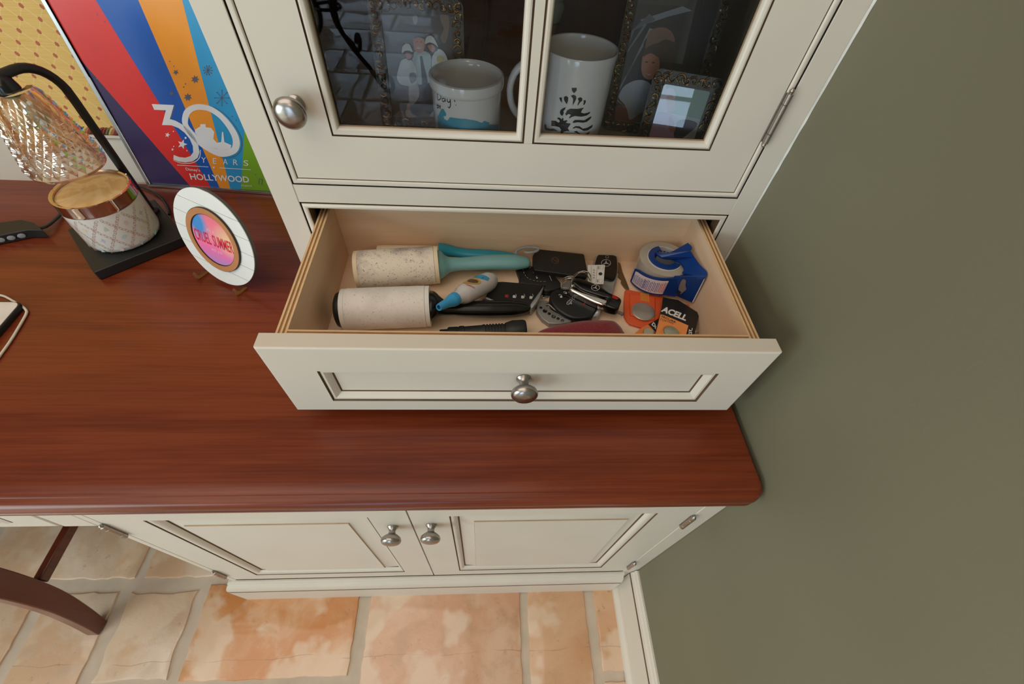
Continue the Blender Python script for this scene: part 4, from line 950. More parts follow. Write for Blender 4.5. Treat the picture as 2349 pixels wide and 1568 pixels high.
EMB = [[(435, 955), (490, 955), (488, 985), (460, 1015), (438, 990)], [(300, 1062), (328, 1060), (330, 1120), (310, 1095)], [(350, 1055), (375, 1043), (397, 1060), (395, 1095), (382, 1135), (360, 1105), (350, 1080)],
 [(425, 1042), (455, 1030), (482, 1045), (484, 1075), (465, 1115), (443, 1148), (447, 1110), (450, 1075)], [(500, 1070), (530, 1057), (550, 1070), (548, 1095), (525, 1115), (500, 1150), (497, 1140), (512, 1100), (505, 1085)], [(562, 1092), (585, 1088), (588, 1110), (572, 1140), (558, 1140), (566, 1115)],
 [(312, 1200), (335, 1180), (372, 1165), (362, 1190), (345, 1210), (350, 1230), (335, 1262), (315, 1250), (306, 1225)],
 [(365, 1240), (385, 1200), (420, 1182), (500, 1185), (568, 1170), (545, 1200), (535, 1225), (570, 1235), (610, 1225), (635, 1215), (632, 1232), (600, 1255), (540, 1270), (470, 1262), (430, 1275), (410, 1290), (405, 1278), (425, 1250), (400, 1240), (375, 1258)],
 [(445, 1325), (470, 1305), (520, 1305), (570, 1310), (610, 1285), (650, 1262), (640, 1290), (600, 1325), (560, 1335), (500, 1330), (450, 1338)],
 [(445, 1392), (475, 1372), (520, 1375), (555, 1400), (600, 1392), (640, 1370), (662, 1355), (655, 1385), (610, 1418), (565, 1425), (520, 1400), (480, 1390), (450, 1400)],
 [(457, 1430), (490, 1425), (520, 1450), (550, 1465), (590, 1455), (632, 1428), (622, 1455), (580, 1485), (545, 1485), (505, 1455), (470, 1440)], [(425, 1482), (450, 1480), (485, 1495), (470, 1530), (440, 1500)],
 [(137, 1370), (148, 1347), (158, 1358), (165, 1390), (195, 1402), (240, 1398), (268, 1415), (275, 1430), (235, 1425), (190, 1425), (150, 1418), (138, 1400)],
 [(275, 1290), (290, 1277), (310, 1285), (325, 1300), (335, 1280), (345, 1290), (345, 1315), (375, 1308), (392, 1312), (370, 1335), (395, 1342), (425, 1345), (412, 1365), (392, 1395), (410, 1430), (385, 1425), (350, 1432), (330, 1460), (322, 1485), (300, 1500), (245, 1490), (246, 1455), (300, 1458), (315, 1440), (318, 1410), (300, 1385), (265, 1375), (213, 1370), (215, 1312), (262, 1315), (290, 1335), (305, 1325), (300, 1305)]]
for p_ in EMB: add_poly(mb, S2, [c2(*q) for q in p_], BK)
mb.build('mug_emblem', m2, recalc=False)
# ---- ornate photo frames
FB = pbr('dark_enamel', srgb(44, 38, 28), .28, .5, var=.35, scale=120, bump=.5); FG = pbr('antique_gold', srgb(128, 100, 58), .35, 1.0, var=.12, scale=100); FBR = pbr('antique_bronze', srgb(88, 60, 32), .35, 1.0, var=.2, scale=80)
RH = pbr('rhinestone', srgb(250, 220, 190), .05, .3, coat=1.0)
def pframe(name, label, A, w_, psi, lam, h, bw, seed, bt=None):
    A = Vector(A); u = Vector((cos(psi), -sin(psi), 0)); v = Vector((sin(psi)*sin(lam), cos(psi)*sin(lam), cos(lam)))
    S = PlaneS(A, u, v)
    if S.n.dot(CAM-A) < 0: S.n = -S.n
    t = thing(name, label, 'picture frame', tuple(A+u*w_/2)); bt = bt or bw
    rnd = random.Random(seed); mb = MB()
    o = rrect(0, w_, 0, h, .009, 5); i_ = rrect(bw, w_-bw, bt, h-bt, .003, 5); n = len(o)
    for k in range(n):
        j = (k+1) % n
        a, b, c_, d_ = o[k], o[j], i_[j], i_[k]
        mb.add([S.p(*a, .0), S.p(*b, .0), S.p(*c_, -.001), S.p(*d_, -.001)], [(0, 1, 2, 3)], FB, True)
        mb.add([S.p(*a, .0), S.p(*b, .0), S.p(*b, -.007), S.p(*a, -.007)], [(0, 1, 2, 3)], FG)
        mb.add([S.p(*d_, -.001), S.p(*c_, -.001), S.p(*c_, -.0035), S.p(*d_, -.0035)], [(0, 1, 2, 3)], FG)
    mb.add([S.p(*q, -.007) for q in o], [tuple(range(n))], FB)
    mb.build('frame', t)
    # scrollwork and stones along the border
    sc = MB(); st = MB(); per = []
    for k in range(int(w_/.0085)): x = .006+k*.0085; per += [(x, bt*.5, 0), (x, h-bt*.5, pi)]
    for k in range(int(h/.0085)): y = .010+k*.0085; per += [(bw*.5, y, pi/2), (w_-bw*.5, y, -pi/2)]
    for x, y, a in per:
        if x > w_-.005 or y > h-.005: continue
        r = bw*rnd.uniform(.30, .46); s_ = rnd.choice((-1, 1)); ph_ = rnd.random()*6; pts = []
        for i in range(12): q = i/11; rr = r*(1-.85*q); th = ph_+s_*q*6.2; pts.append(S.p(x+rr*cos(th), y+rr*sin(th), .0009))
        sc.tube(pts, [.0013*(1-.5*i/11) for i in range(12)], FG if rnd.random() < .5 else FBR, 6)
        if rnd.random() < .55:
            c0 = S.p(x+rnd.uniform(-.3, .3)*bw, y+rnd.uniform(-.3, .3)*bw, .0006); q_ = S.n.to_track_quat('Z', 'Y').to_matrix().to_4x4()
            st.lathe([(.0015, 0), (.0013, .0008), (.0006, .0014), (.0001, .0015)], RH, Matrix.Translation(c0) @ q_, 8)
    so = sc.build('scrollwork', t); st.build('rhinestones', t)['kind'] = 'stuff'; so['kind'] = 'stuff'
    # easel leg behind
    b0 = S.p(w_/2, h*.6, -.008); MB().prism([S.p(w_/2-.008, h*.62, -.0075), S.p(w_/2+.008, h*.62, -.0075), Vector((b0.x+.012+sin(psi)*h*.28, b0.y+cos(psi)*h*.16, SH)), Vector((b0.x-.012+sin(psi)*h*.28, b0.y+cos(psi)*h*.16, SH))], Vector((0, .001, 0)), BLACKM).build('back_stand', t)
    return t, S
f1, F1 = pframe('family_photo_frame', 'ornate dark frame with photo of a man between two women in white hats', (-.5212, .105, SH), .1157, -.0236, .25, .1465, .0150, 3)
f2, F2 = pframe('portrait_photo_frame', 'largest ornate dark frame, photo of a child with brown fringe', (-.2060, .1290, SH), .128, .1688, .26, .185, .0135, 8)
f3, F3 = pframe('small_photo_frame', 'smallest ornate gold-scrolled frame in front of the larger one, right of tall mug', (-.1790, .0470, SH), .0867, .2924, .25, .108, .0150, 5)
def photo(t, S, w_, h, bw, bgc, polys, cr, cover=True):
    mb = MB(); E0 = -.0032
    mb.add([S.p(bw-.001, bw-.001, E0), S.p(w_-bw+.001, bw-.001, E0), S.p(w_-bw+.001, h-bw+.001, E0), S.p(bw-.001, h-bw+.001, E0)], [(0, 1, 2, 3)], bgc)
    for i, (mt, pts, *sm_) in enumerate(polys):
        pts = smooth(pts, 3) if not sm_ else pts
        q = [S.uv(*cr(*p)) for p in pts]; q = [(min(max(a, bw), w_-bw), min(max(b, bw), h-bw)) for a, b in q]
        qq = [q[0]]
        for p in q[1:]:
            if abs(p[0]-qq[-1][0])+abs(p[1]-qq[-1][1]) > 1e-6: qq.append(p)
        if len(qq) > 2: add_poly(mb, S, qq, mt, E0+.00012*(i+1), px=False)
    mb.build('photograph', t, recalc=False)
    if cover: MB().add([S.p(bw-.001, bw-.001, -.0012), S.p(w_-bw+.001, bw-.001, -.0012), S.p(w_-bw+.001, h-bw+.001, -.0012), S.p(bw-.001, h-bw+.001, -.0012)], [(0, 1, 2, 3)], PANE_F).build('cover_glass', t, recalc=False)
PANE_F = thin_glass('frame_cover_glass', (1, 1, 1, 1), .02)
P = lambda n, *c: ink('photo_'+n, *c, rough=.3)
skin, wht, pale, blk, dk, wall_, yel, skirt, shoe = P('skin', 196, 136, 108), P('white', 216, 220, 216), P('pale_blue', 188, 204, 204), P('black', 26, 28, 36), P('hair', 46, 32, 24), P('backdrop', 76, 72, 66), P('yellow', 206, 190, 120), P('skirt', 190, 190, 190), P('shoe', 200, 200, 200)
photo(f1, F1, .1157, .1465, .0150, wall_, [
 (P('wall_light', 150, 146, 138), [(640, 190), (690, 185), (690, 260), (660, 285), (640, 240)]), (P('tree', 132, 108, 92), [(960, 170), (1050, 180), (1060, 330), (1030, 480), (990, 500), (960, 430), (1000, 340), (970, 260)]),
 (P('pavement', 120, 110, 98), [(480, 1290), (900, 1290), (900, 1500), (420, 1500)], 0),
 (blk, [(620, 1190), (700, 1170), (760, 1180), (760, 1330), (700, 1350), (630, 1310)]), (blk, [(690, 950), (830, 960), (880, 1080), (870, 1300), (800, 1310), (740, 1180), (700, 1060)]),
 (pale, [(640, 640), (700, 590), (790, 600), (850, 650), (850, 800), (830, 960), (740, 985), (690, 960), (640, 820)]),
 (skin, [(645, 470), (660, 430), (705, 420), (755, 430), (780, 480), (782, 545), (750, 610), (700, 615), (655, 570)]), (dk, [(650, 450), (665, 425), (705, 415), (755, 428), (770, 455), (740, 440), (690, 436)]),
 (P('tie', 34, 38, 52), [(722, 660), (750, 655), (770, 760), (810, 930), (830, 1130), (790, 1260), (755, 1080), (740, 850), (728, 720)]), (wht, [(680, 555), (735, 555), (705, 570)]),
 (skirt, [(600, 930), (690, 950), (715, 1100), (660, 1200), (600, 1190)]), (wht, [(510, 700), (580, 680), (640, 720), (690, 830), (690, 960), (620, 1000), (500, 980), (455, 900), (480, 780)]), (P('pattern', 120, 124, 126), [(600, 860), (670, 850), (680, 930), (620, 970)]),
 (dk, [(545, 600), (600, 580), (645, 620), (640, 680), (590, 700), (555, 660)]), (skin, [(560, 615), (620, 625), (625, 665), (590, 690), (560, 665)]), (wht, [(515, 620), (520, 545), (560, 508), (605, 520), (640, 605), (600, 588), (550, 590)]),
 (wht, [(860, 740), (870, 650), (935, 570), (1000, 600), (1045, 690), (1045, 800), (940, 830), (865, 840)]), (yel, [(925, 660), (975, 645), (1005, 690), (970, 720), (925, 715)]),
 (dk, [(800, 520), (850, 490), (920, 530), (930, 580), (880, 610), (820, 590)]), (P('eye1', 60, 36, 30), ell(690, 484, 9, 6, 6)), (P('eye1', 60, 36, 30), ell(738, 486, 9, 6, 6)), (skin, [(815, 530), (870, 520), (900, 560), (880, 605), (840, 585)]), (wht, [(785, 510), (795, 440), (840, 412), (885, 440), (935, 545), (885, 505), (830, 492)]),
 (shoe, [(560, 1280), (600, 1260), (625, 1320), (690, 1350), (600, 1365), (560, 1340)]), (shoe, [(840, 1340), (880, 1290), (900, 1350), (860, 1360)]), (skin, [(580, 1200), (610, 1200), (600, 1270), (575, 1270)])], c3, False)
c7 = crop(1180, 0, 2.8646)
photo(f2, F2, .128, .185, .0135, P('night', 36, 36, 40), [
 (P('beam', 138, 146, 156), [(830, 130), (1110, 40), (1170, 70), (1010, 110), (850, 165)], 0), (P('beam_dark', 96, 102, 112), [(720, 310), (740, 200), (890, 90), (930, 130), (790, 200)], 0), (P('beam', 120, 128, 140), [(720, 330), (860, 150), (870, 165), (735, 350)], 0), (P('strap', 150, 156, 166), [(600, 830), (650, 600), (890, 185), (910, 190), (700, 560), (625, 830)], 0), (P('strap', 110, 116, 126), [(690, 250), (740, 100), (755, 100), (705, 330)], 0),
 (P('dark_hair', 62, 42, 36), [(850, 330), (868, 250), (960, 215), (1045, 240), (1068, 330), (1060, 420), (1015, 485), (950, 525), (900, 400)]), (skin, [(838, 410), (850, 362), (900, 345), (948, 375), (955, 440), (925, 500), (890, 526), (850, 505), (835, 460)]), (P('brown_hair', 140, 104, 84), [(864, 292), (884, 215), (930, 185), (990, 182), (1040, 215), (1054, 275), (1000, 258), (945, 285), (905, 325), (868, 338)]), (P('dark_fringe', 74, 50, 42), [(848, 372), (866, 318), (930, 285), (1000, 290), (990, 350), (950, 378), (905, 352), (870, 360)]), (P('smile', 226, 200, 190), [(862, 478), (880, 488), (902, 484), (884, 496)]), (P('eye', 50, 34, 30), ell(870, 408, 9, 5, 6)), (P('eye', 50, 34, 30), ell(915, 412, 9, 5, 6)),
 (P('shirt', 204, 208, 218), [(690, 620), (730, 560), (820, 525), (900, 560), (920, 700), (860, 860), (740, 870), (740, 720), (690, 650)]), (P('arm', 150, 96, 72), [(680, 690), (740, 720), (760, 790), (840, 740), (850, 780), (760, 850), (690, 850), (660, 760)]), (P('hem', 190, 160, 90), [(678, 655), (740, 712), (742, 720), (676, 664)], 0)], c7)
photo(f3, F3, .0867, .108, .0150, P('pale_room', 196, 200, 200), [
 (P('green_wall', 150, 178, 160), [(1000, 540), (1290, 600), (1240, 790), (1000, 740)], 0), (P('hood', 216, 200, 214), [(955, 680), (985, 600), (1040, 580), (1060, 640), (1010, 720), (1000, 760)]), (P('face', 206, 178, 168), [(1000, 640), (1040, 630), (1060, 690), (1040, 740), (1010, 720)]),
 (P('lilac_coat', 200, 158, 196), [(880, 920), (900, 800), (960, 740), (1040, 760), (1090, 820), (1060, 930)]), (P('lilac_shade', 176, 128, 172), [(1020, 770), (1050, 800), (1040, 870), (1015, 850)]), (P('dark_coat', 52, 46, 58), [(1050, 860), (1090, 790), (1180, 800), (1200, 830), (1120, 900), (1060, 930)]), (P('face2', 190, 128, 104), [(1020, 840), (1060, 830), (1050, 870), (1025, 865)]), (P('silver', 186, 184, 188), [(1120, 930), (1205, 830), (1190, 930)])], c7)
# candle holder and dark cord against the back
chd = thing('glass_candle_holder', 'tan wooden post with a pale glass cup, behind the tall mug', 'candle holder', (-.290, .205, SH))
GM_ = pbr('frosted_glass_cup', srgb(150, 156, 148), .12, coat=.6)
cpost = Matrix.Translation((-.297, .20, SH)); TANW = wood('tan_turned_wood', [srgb(120, 88, 60), srgb(150, 116, 80), srgb(170, 134, 96)], 'z', 1, .4, .3)
MB().lathe([(.0001, 0), (.026, 0), (.027, .006), (.018, .014), (.013, .03), (.013, .095), (.016, .105), (.014, .112), (.0001, .112)], TANW, cpost, 32).build('post', chd)
MB().lathe([(.0001, .1122), (.020, .1122), (.022, .118), (.024, .128), (.021, .134), (.024, .142), (.026, .19), (.024, .19), (.022, .145), (.0001, .14)], GM_, cpost, 32).build('cup', chd)
tag(MB().tube(smooth([(-.392, .285, 1.30), (-.386, .280, 1.20), (-.378, .276, 1.12), (-.381, .272, 1.06), (-.388, .262, SH+.012), (-.40, .24, SH+.004)], 6, False), .0032, CORD, 10).build('black_cord'), 'black cord hanging against the dark back, between mugs', 'cord')

# =================================================================== IN THE DRAWER
FZ = ZF+.0004
def dthing(name, label, cat, loc, group=None): return thing(name, label, cat, loc, group, M=DR)
def Lp(px, py, z): return LZ(px, py, z)
def xcyl(c, d):
    """matrix putting a lathe along direction d at point c"""
    return Matrix.Translation(Vector(c)) @ Vector(d).normalized().to_track_quat('Z', 'Y').to_matrix().to_4x4()
def dirty(name, base, amt, seed, tint):
    M = N(name); v = M.coord(loc=(seed, seed, seed)); n1 = M.noise(v, 18, 4, .6); n2 = M.noise(v, 330, 2, .7); n3 = M.noise(v, 120, 3, .6)
    c = M.mixc(M.math('MULTIPLY', M.ramp(n1, [(.45, (0, 0, 0, 1)), (.68, (1, 1, 1, 1))]), amt), base, tint)
    c = M.mixc(M.math('MULTIPLY', M.ramp(n3, [(.60, (0, 0, 0, 1)), (.72, (1, 1, 1, 1))]), amt*.7), c, tint)
    c = M.mixc(M.math('MULTIPLY', M.ramp(n2, [(.62, (0, 0, 0, 1)), (.70, (1, 1, 1, 1))]), min(1, amt*1.2)), c, srgb(70, 64, 62))
    M.l(c, M.b.inputs['Base Color']); M.b.inputs['Roughness'].default_value = .6; M.bump(n3, .2, .0005); return M.m
PAP1 = dirty('used_lint_paper', srgb(236, 226, 210), .75, 2.0, srgb(128, 118, 128)); PAP2 = dirty('worn_lint_paper', srgb(232, 228, 222), .28, 7.0, srgb(176, 164, 156)); RIM1 = pbr('cream_paper_edge', srgb(236, 218, 184), .6); RIM2 = pbr('white_paper_edge', srgb(232, 230, 226), .6)
CORE = pbr('core_card', srgb(120, 96, 70), .7)
def roller(name, label, a, b, r, pap, rim, HP, hpts, hr, loc, capm=None):
    a, b = Vector(a), Vector(b); d = b-a; L = d.length; M = DR @ xcyl(a, d); t = dthing(name, label, 'lint roller', loc, 'lint rollers in the drawer')
    MB().lathe([(r-.009, .0002), (r-.0005, .0002), (r-.0005, .006), (r-.009, .006)], rim, M, 56, closed=True).build('paper_edge', t)
    MB().lathe([(r-.0005, .0062), (r, .0064), (r, L-.0064), (r-.0005, L-.0062), (r-.009, L-.0062), (r-.009, .0062)], pap, M, 64, closed=True).build('adhesive_roll', t)
    MB().lathe([(r-.009, L-.006), (r-.0004, L-.006), (r-.0004, L-.0002), (r-.009, L-.0002)], rim, M, 56, closed=True).build('paper_edge', t)
    MB().lathe([(.0001, .002), (r-.0095, .002), (r-.0095, L-.002), (.0001, L-.002)], CORE, M, 40).build('core', t)
    if capm: MB().lathe([(.0001, -.010), (r*.62, -.0095), (r*.80, -.007), (r*.86, -.003), (r*.86, .0015), (.0001, .0015)], capm, M, 48).build('end_cap', t)
    hp = smooth(hpts, 5, False); hrr = []
    for i in range(len(hp)):
        q = i/(len(hp)-1)*(len(hr)-1); k = min(int(q), len(hr)-2); f = q-k; hrr.append(hr[k]*(1-f)+hr[k+1]*f)
    MB().tube([DR @ Vector(q) for q in hp], hrr, HP, 20, flat=.8).build('handle', t)
    return t
TEAL = pbr('dusty_teal_plastic', srgb(118, 170, 172), .42, var=.03); TEAL2 = pbr('bright_teal_plastic', srgb(40, 150, 176), .38, var=.03)
r1 = .0285
roller('lint_roller', 'soiled cream lint roller with a dusty teal handle', (-.5665, -.0235, FZ+r1), (-.4465, -.0085, FZ+r1), r1, PAP1, RIM1, TEAL,
       [(-.4475, -.0085, .8545), (-.444, -.0082, .8545), (-.438, -.0075, .854), (-.425, -.005, .8535), (-.40, -.001, .852), (-.37, .003, .8515), (-.335, .006, .850), (-.312, .0095, .847), (-.305, .0105, .847)], [.0245, .0245, .021, .0130, .0110, .0120, .0135, .0134, .010, .004], (-.49, -.016, ZF))
r2 = .0290
roller('lint_roller', 'greyish white lint roller with a black handle and end cap, nearest the drawer front', (-.5700, -.1010, FZ+r2), (-.4520, -.0920, FZ+r2), r2, PAP2, RIM2, BLACKG,
       [(-.4525, -.0920, .8555), (-.449, -.0918, .8555), (-.443, -.0915, .854), (-.43, -.091, .851), (-.41, -.0895, .848), (-.38, -.087, .846), (-.345, -.0845, .8445), (-.318, -.083, .8435), (-.310, -.0825, .843)], [.0235, .0235, .020, .0125, .0108, .0120, .0132, .0128, .009, .003], (-.49, -.097, ZF), BLACKP)
r3 = .0125
roller('lint_roller', 'nearly used-up lint roller with a bright teal handle, against the drawer back', (-.5440, .0245, FZ+r3+.007), (-.4480, .0262, FZ+r3+.007), r3, RIM1, RIM1, TEAL2,
       [(-.4482, .0262, .853), (-.445, .0265, .853), (-.435, .0285, .851), (-.42, .0295, .847), (-.40, .0290, .844), (-.37, .0285, .843), (-.345, .0280, .842), (-.325, .0275, .842)], [.0125, .0125, .0110, .0090, .0085, .0095, .0095, .0080, .004], (-.49, .025, ZF))
# ---- glue bottle
g0, g1 = LZ(1006, 705, .8840), Vector((-.3640, -.0240, .8420)); gd = (g1-g0); gl = thing('glue_bottle', 'small clear glue bottle with a blue nozzle cap, lying across the black roller handle', 'glue', tuple((g0+g1)/2-Vector((0, 0, .018))), M=DR)
GLM = DR @ xcyl(g0, gd); Lg = gd.length; BLU = pbr('blue_cap_plastic', srgb(58, 156, 212), .35, var=.02); MILK = pbr('milky_glue_bottle', srgb(206, 204, 204), .25, var=.02, coat=.4)
MB().lathe([(.0030, .0005), (.0046, 0), (.0050, .002), (.0062, .016), (.0086, .027), (.0090, .0275), (.0094, .030), (.0098, .036), (.0001, .036)], BLU, GLM, 32).build('nozzle_cap', gl)
MB().lathe([(.0030, .0006), (.0030, .004), (.0001, .004)], pbr('cap_inner', srgb(30, 110, 160), .5), GLM, 20).build('nozzle_hole', gl)
sq = GLM @ Matrix.Diagonal((1, 1, 1, 1))
MB().lathe([(.0001, .0362), (.0084, .0362), (.0096, .040), (.0098, .043), (.0128, .049), (.0142, .056), (.0150, .070), (.0152, Lg-.022), (.0146, Lg-.012), (.0114, Lg-.003), (.006, Lg), (.0001, Lg)], MILK, sq, 40).build('bottle', gl)
class TubeS:
    flat = False
    """surface of a lathe of radius R about axis z of matrix M, uv from pixels"""
    def __init__(s, M, R): s.M = M; s.I = M.inverted(); s.R = R; s.o = s.I @ CAM
    def uv(s, px, py):
        d = s.I.to_3x3() @ ray(px, py); o = s.o; A = d.x**2+d.y**2; B = o.x*d.x+o.y*d.y; Cc = o.x**2+o.y**2-s.R**2; Dd = max(B*B-A*Cc, 0); t = (-B-sqrt(Dd))/A; q = o+d*t
        return (atan2(q.y, q.x)*s.R, q.z)
    def p(s, a, b, e=0): th = a/s.R; r = s.R+e; return s.M @ Vector((r*cos(th), r*sin(th), b))
c8 = crop(740, 460, 4.5173)
GS = TubeS(sq, .0152); mb = MB()
add_poly(mb, GS, [c8(*q) for q in smooth([(1435, 835), (1460, 800), (1530, 792), (1610, 810), (1642, 845), (1610, 866), (1530, 862), (1460, 850)], 3)], ink('label_gold', 196, 160, 84))
add_poly(mb, GS, [c8(*q) for q in smooth([(1500, 835), (1530, 815), (1590, 822), (1612, 840), (1590, 852), (1530, 850)], 3)], ink('label_brown', 96, 70, 50), e=.0006)
add_poly(mb, GS, [c8(*q) for q in [(1520, 765), (1600, 768), (1730, 805), (1712, 832), (1640, 812), (1515, 788)]], ink('label_cyan', 60, 156, 196))
add_poly(mb, GS, [c8(*q) for q in [(1455, 862), (1500, 866), (1560, 890), (1585, 908), (1570, 905), (1500, 876)]], ink('label_orange', 222, 120, 84))
add_text(mb, GS, 'KRAZY GLUE', c8(1530, 783), c8(1700, 825), c8(1532, 768), ink('label_ink', 24, 60, 90), .0007, off=.01) if False else None
add_line(mb, GS, [c8(1535, 775), c8(1600, 783), c8(1665, 800)], .0014, ink('label_ink', 24, 60, 90), .0007)
mb.build('label', gl, recalc=False)

# ---- key fobs
def slab(name, parent, px, z0, h, mat, r=.002, cr=None, sm=4, tilt=None, M=None):
    """rounded slab whose top outline is traced on the drawer-local plane z0+h"""
    pts = [cr(*q) for q in px] if cr else px; pts = smooth(pts, sm) if sm else pts
    P_ = [Lp(x, y, z0+h) for x, y in pts]; P_ = [Vector((q.x, q.y, z0)) for q in P_]
    up = Vector((0, 0, 1)); mb = MB(); mb.domeprism(P_, h, mat, up=up, r=r, k=3); return mb.build(name, parent, DR)
def dplane(z): o = DR @ Vector((-.25, 0, z)); R = DR.to_3x3(); return PlaneS(o, R @ Vector((1, 0, 0)), R @ Vector((0, 1, 0)))
c9 = crop(1180, 560, 7.83)
ICW = ink('icon_white', 190, 190, 188); ICR = ink('icon_red', 150, 40, 36); SIL = pbr('silver_plastic', srgb(176, 178, 178), .3, .6, var=.03)
# lower leather-cased fob (stitched)
fB = dthing('key_fob', 'black leather-cased key fob with white stitching, under the flat black card key', 'key', (-.285, .0, ZF), 'key fobs in the drawer')
slab('leather_case', fB, [(40, 400), (60, 380), (330, 380), (620, 480), (800, 640), (860, 740), (800, 790), (560, 830), (440, 740), (110, 700), (90, 560)], FZ, .0130, LEATHER, .003, c9)
Sb = dplane(FZ+.0130); mb = MB()
for i in range(0, 18, 2):
    P0 = smooth([(150, 450), (190, 550), (270, 625), (400, 662), (520, 668), (670, 660)], 4, False)
    if i+1 < len(P0): add_line(mb, Sb, [c9(*P0[i]), c9(*P0[i+1])], .0005, ICW)
add_line(mb, Sb, [c9(605, 520), c9(640, 590), c9(668, 658)], .0006, ICW)
for (x, y) in ((355, 500), (405, 597)):
    add_poly(mb, Sb, [c9(a, b) for a, b in rrect(x-14, x+14, y-2, y+20, 5)], ICW); add_line(mb, Sb, [c9(x-12, y), c9(x-14, y-18), c9(x+4, y-20)], .0006, ICW)
add_line(mb, Sb, [c9(270, 430), c9(300, 400), c9(330, 405), c9(335, 440)], .0006, ICW)
mb.build('printed_icons', fB, recalc=False)
# flat card key on top
fA = dthing('card_key', 'flat matte black card-style key with an oval emblem, next to teal handle tip', 'key', (-.26, .01, ZF+.013))
slab('body', fA, [(440, 85), (1230, 170), (1255, 190), (1320, 520), (1290, 580), (1100, 560), (360, 460), (335, 400), (330, 200), (400, 100)], FZ+.0134, .0075, BLACKM, .0012, c9, sm=0)
Sa = dplane(FZ+.0209); mb = MB(); EMC = pbr('dark_chrome', srgb(150, 124, 112), .2, 1.0)
add_line(mb, Sa, [c9(*q) for q in ell(732, 292, 64, 54, 24, .25)], .0008, EMC, px=True, closed=True)
add_line(mb, Sa, [c9(688, 250), c9(712, 290), c9(762, 320)], .0010, EMC); add_line(mb, Sa, [c9(762, 320), c9(770, 285), c9(745, 262)], .0008, EMC)
mb.build('emblem', fA, recalc=False)
# grey wrist loop on the teal handle tip
tag(MB().tube([DR @ Lp(*c9(x, y), ZF+.034) for x, y in smooth([(20, 165), (60, 110), (180, 60), (330, 55), (420, 70), (430, 95), (380, 130), (270, 150), (180, 140)], 5, False)], .0020, pbr('grey_cloth_loop', srgb(150, 156, 158), .8, var=.15, scale=300), 8).build('cord_loop'), 'short grey woven loop behind the teal handle tip', 'cord')
# four-button fob with chrome wedge
fC = dthing('key_fob', 'black four-button key fob with a chrome edge, behind the black roller handle', 'key', (-.335, -.045, ZF), 'key fobs in the drawer')
c10 = crop(740, 460, 4.5173)
slab('body', fC, [(1800, 850), (1870, 835), (2270, 870), (2285, 885), (2230, 1000), (2150, 1085), (2050, 1100), (1690, 1030), (1680, 1010), (1740, 910)], FZ, .0165, BLACKP, .0018, c10, sm=2)
slab('chrome_wedge', fC, [(2286, 878), (2290, 890), (2245, 1010), (2170, 1112), (2152, 1075), (2200, 1010)], FZ+.001, .0162, SIL, .0010, c10, sm=2)
slab('chrome_corner', fC, [(1690, 990), (1780, 1030), (1770, 1040), (1688, 1012)], FZ+.001, .0162, SIL, .0006, c10, sm=0)
Sc = dplane(FZ+.0166); mb = MB()
for x, mt in ((1905, ICR), (1985, ICW), (2072, ICW), (2158, ICW)):
    add_poly(mb, Sc, [c10(a, b) for a, b in rrect(x-14, x+14, 975+(x-1905)*.06, 1003+(x-1905)*.06, 5)], mt)
    add_line(mb, Sc, [c10(x+16, 968), c10(x+24, 985), c10(x+12, 1012)], .0006, mt)
mb.build('printed_icons', fC, recalc=False)
# back key: black over silver, star emblem
def star3(mb, S, cx, cy, r, mt, cr, wd=.0009, sy=.88, rot=0):
    add_line(mb, S, [cr(a, b) for a, b in ell(cx, cy, r, r*sy, 26)], wd, mt, closed=True)
    for k in range(3):
        a = -pi/2+2*pi*k/3+rot; tip = (cx+r*cos(a), cy+r*sy*sin(a)); l = (cx+r*.17*cos(a+1.2), cy+r*.17*sin(a+1.2)); rr = (cx+r*.17*cos(a-1.2), cy+r*.17*sin(a-1.2))
        add_poly(mb, S, [cr(*l), cr(*tip), cr(*rr), cr(cx, cy)], mt, .0005)
fD = dthing('key_fob', 'upright silver and black key fob with three-pointed star, against the drawer back', 'key', (-.18, .01, ZF), 'key fobs in the drawer')
slab('silver_shell', fD, [(1505, 178), (1640, 165), (1825, 195), (1862, 240), (1866, 420), (1840, 620), (1745, 890), (1560, 800), (1400, 640), (1405, 420), (1440, 260)], FZ, .0100, SIL, .003, c9)
slab('black_face', fD, [(1520, 178), (1650, 172), (1800, 200), (1840, 250), (1850, 430), (1830, 560), (1790, 640), (1700, 650), (1560, 600), (1440, 450), (1460, 300)], FZ+.0102, .0022, BLACKG, .001, c9)
Sd = dplane(FZ+.0125); mb = MB(); STAR = pbr('silver_emblem', srgb(200, 200, 200), .3, .4); star3(mb, Sd, 1645, 338, 82, STAR, c9, .0009, .75)
add_line(mb, Sd, [c9(*q) for q in rrect(1640, 1690, 210, 250, 6)], .0005, ICW, closed=True); mb.build('emblem', fD, recalc=False)
# paper tag
tg = dthing('key_tag', 'white paper key tag with small printed boxes and a black dot', 'tag', (-.20, -.01, ZF+.013))
TP = pbr('tag_paper', srgb(222, 220, 214), .6)
tq = [(1318, 372), (1628, 368), (1600, 712), (1400, 712), (1318, 660)]
mb = MB(); zt_ = FZ+.0230; P_ = [Lp(*c9(*q), zt_) for q in tq]; mb.prism([DR @ q for q in P_], DR.to_3x3() @ Vector((0, 0, -.0006)), TP); mb.build('card', tg)
St = dplane(zt_); mb = MB(); TB = ink('tag_ink', 40, 40, 44)
for q in ([(1378, 392), (1488, 392), (1465, 690), (1378, 690)], [(1545, 392), (1600, 392), (1595, 455), (1540, 455)], [(1522, 628), (1578, 628), (1572, 690), (1518, 690)]): add_line(mb, St, [c9(*p) for p in q], .0003, TB, closed=True)
add_poly(mb, St, [c9(a, b) for a, b in ell(1545, 532, 34, 28, 18)], TB)
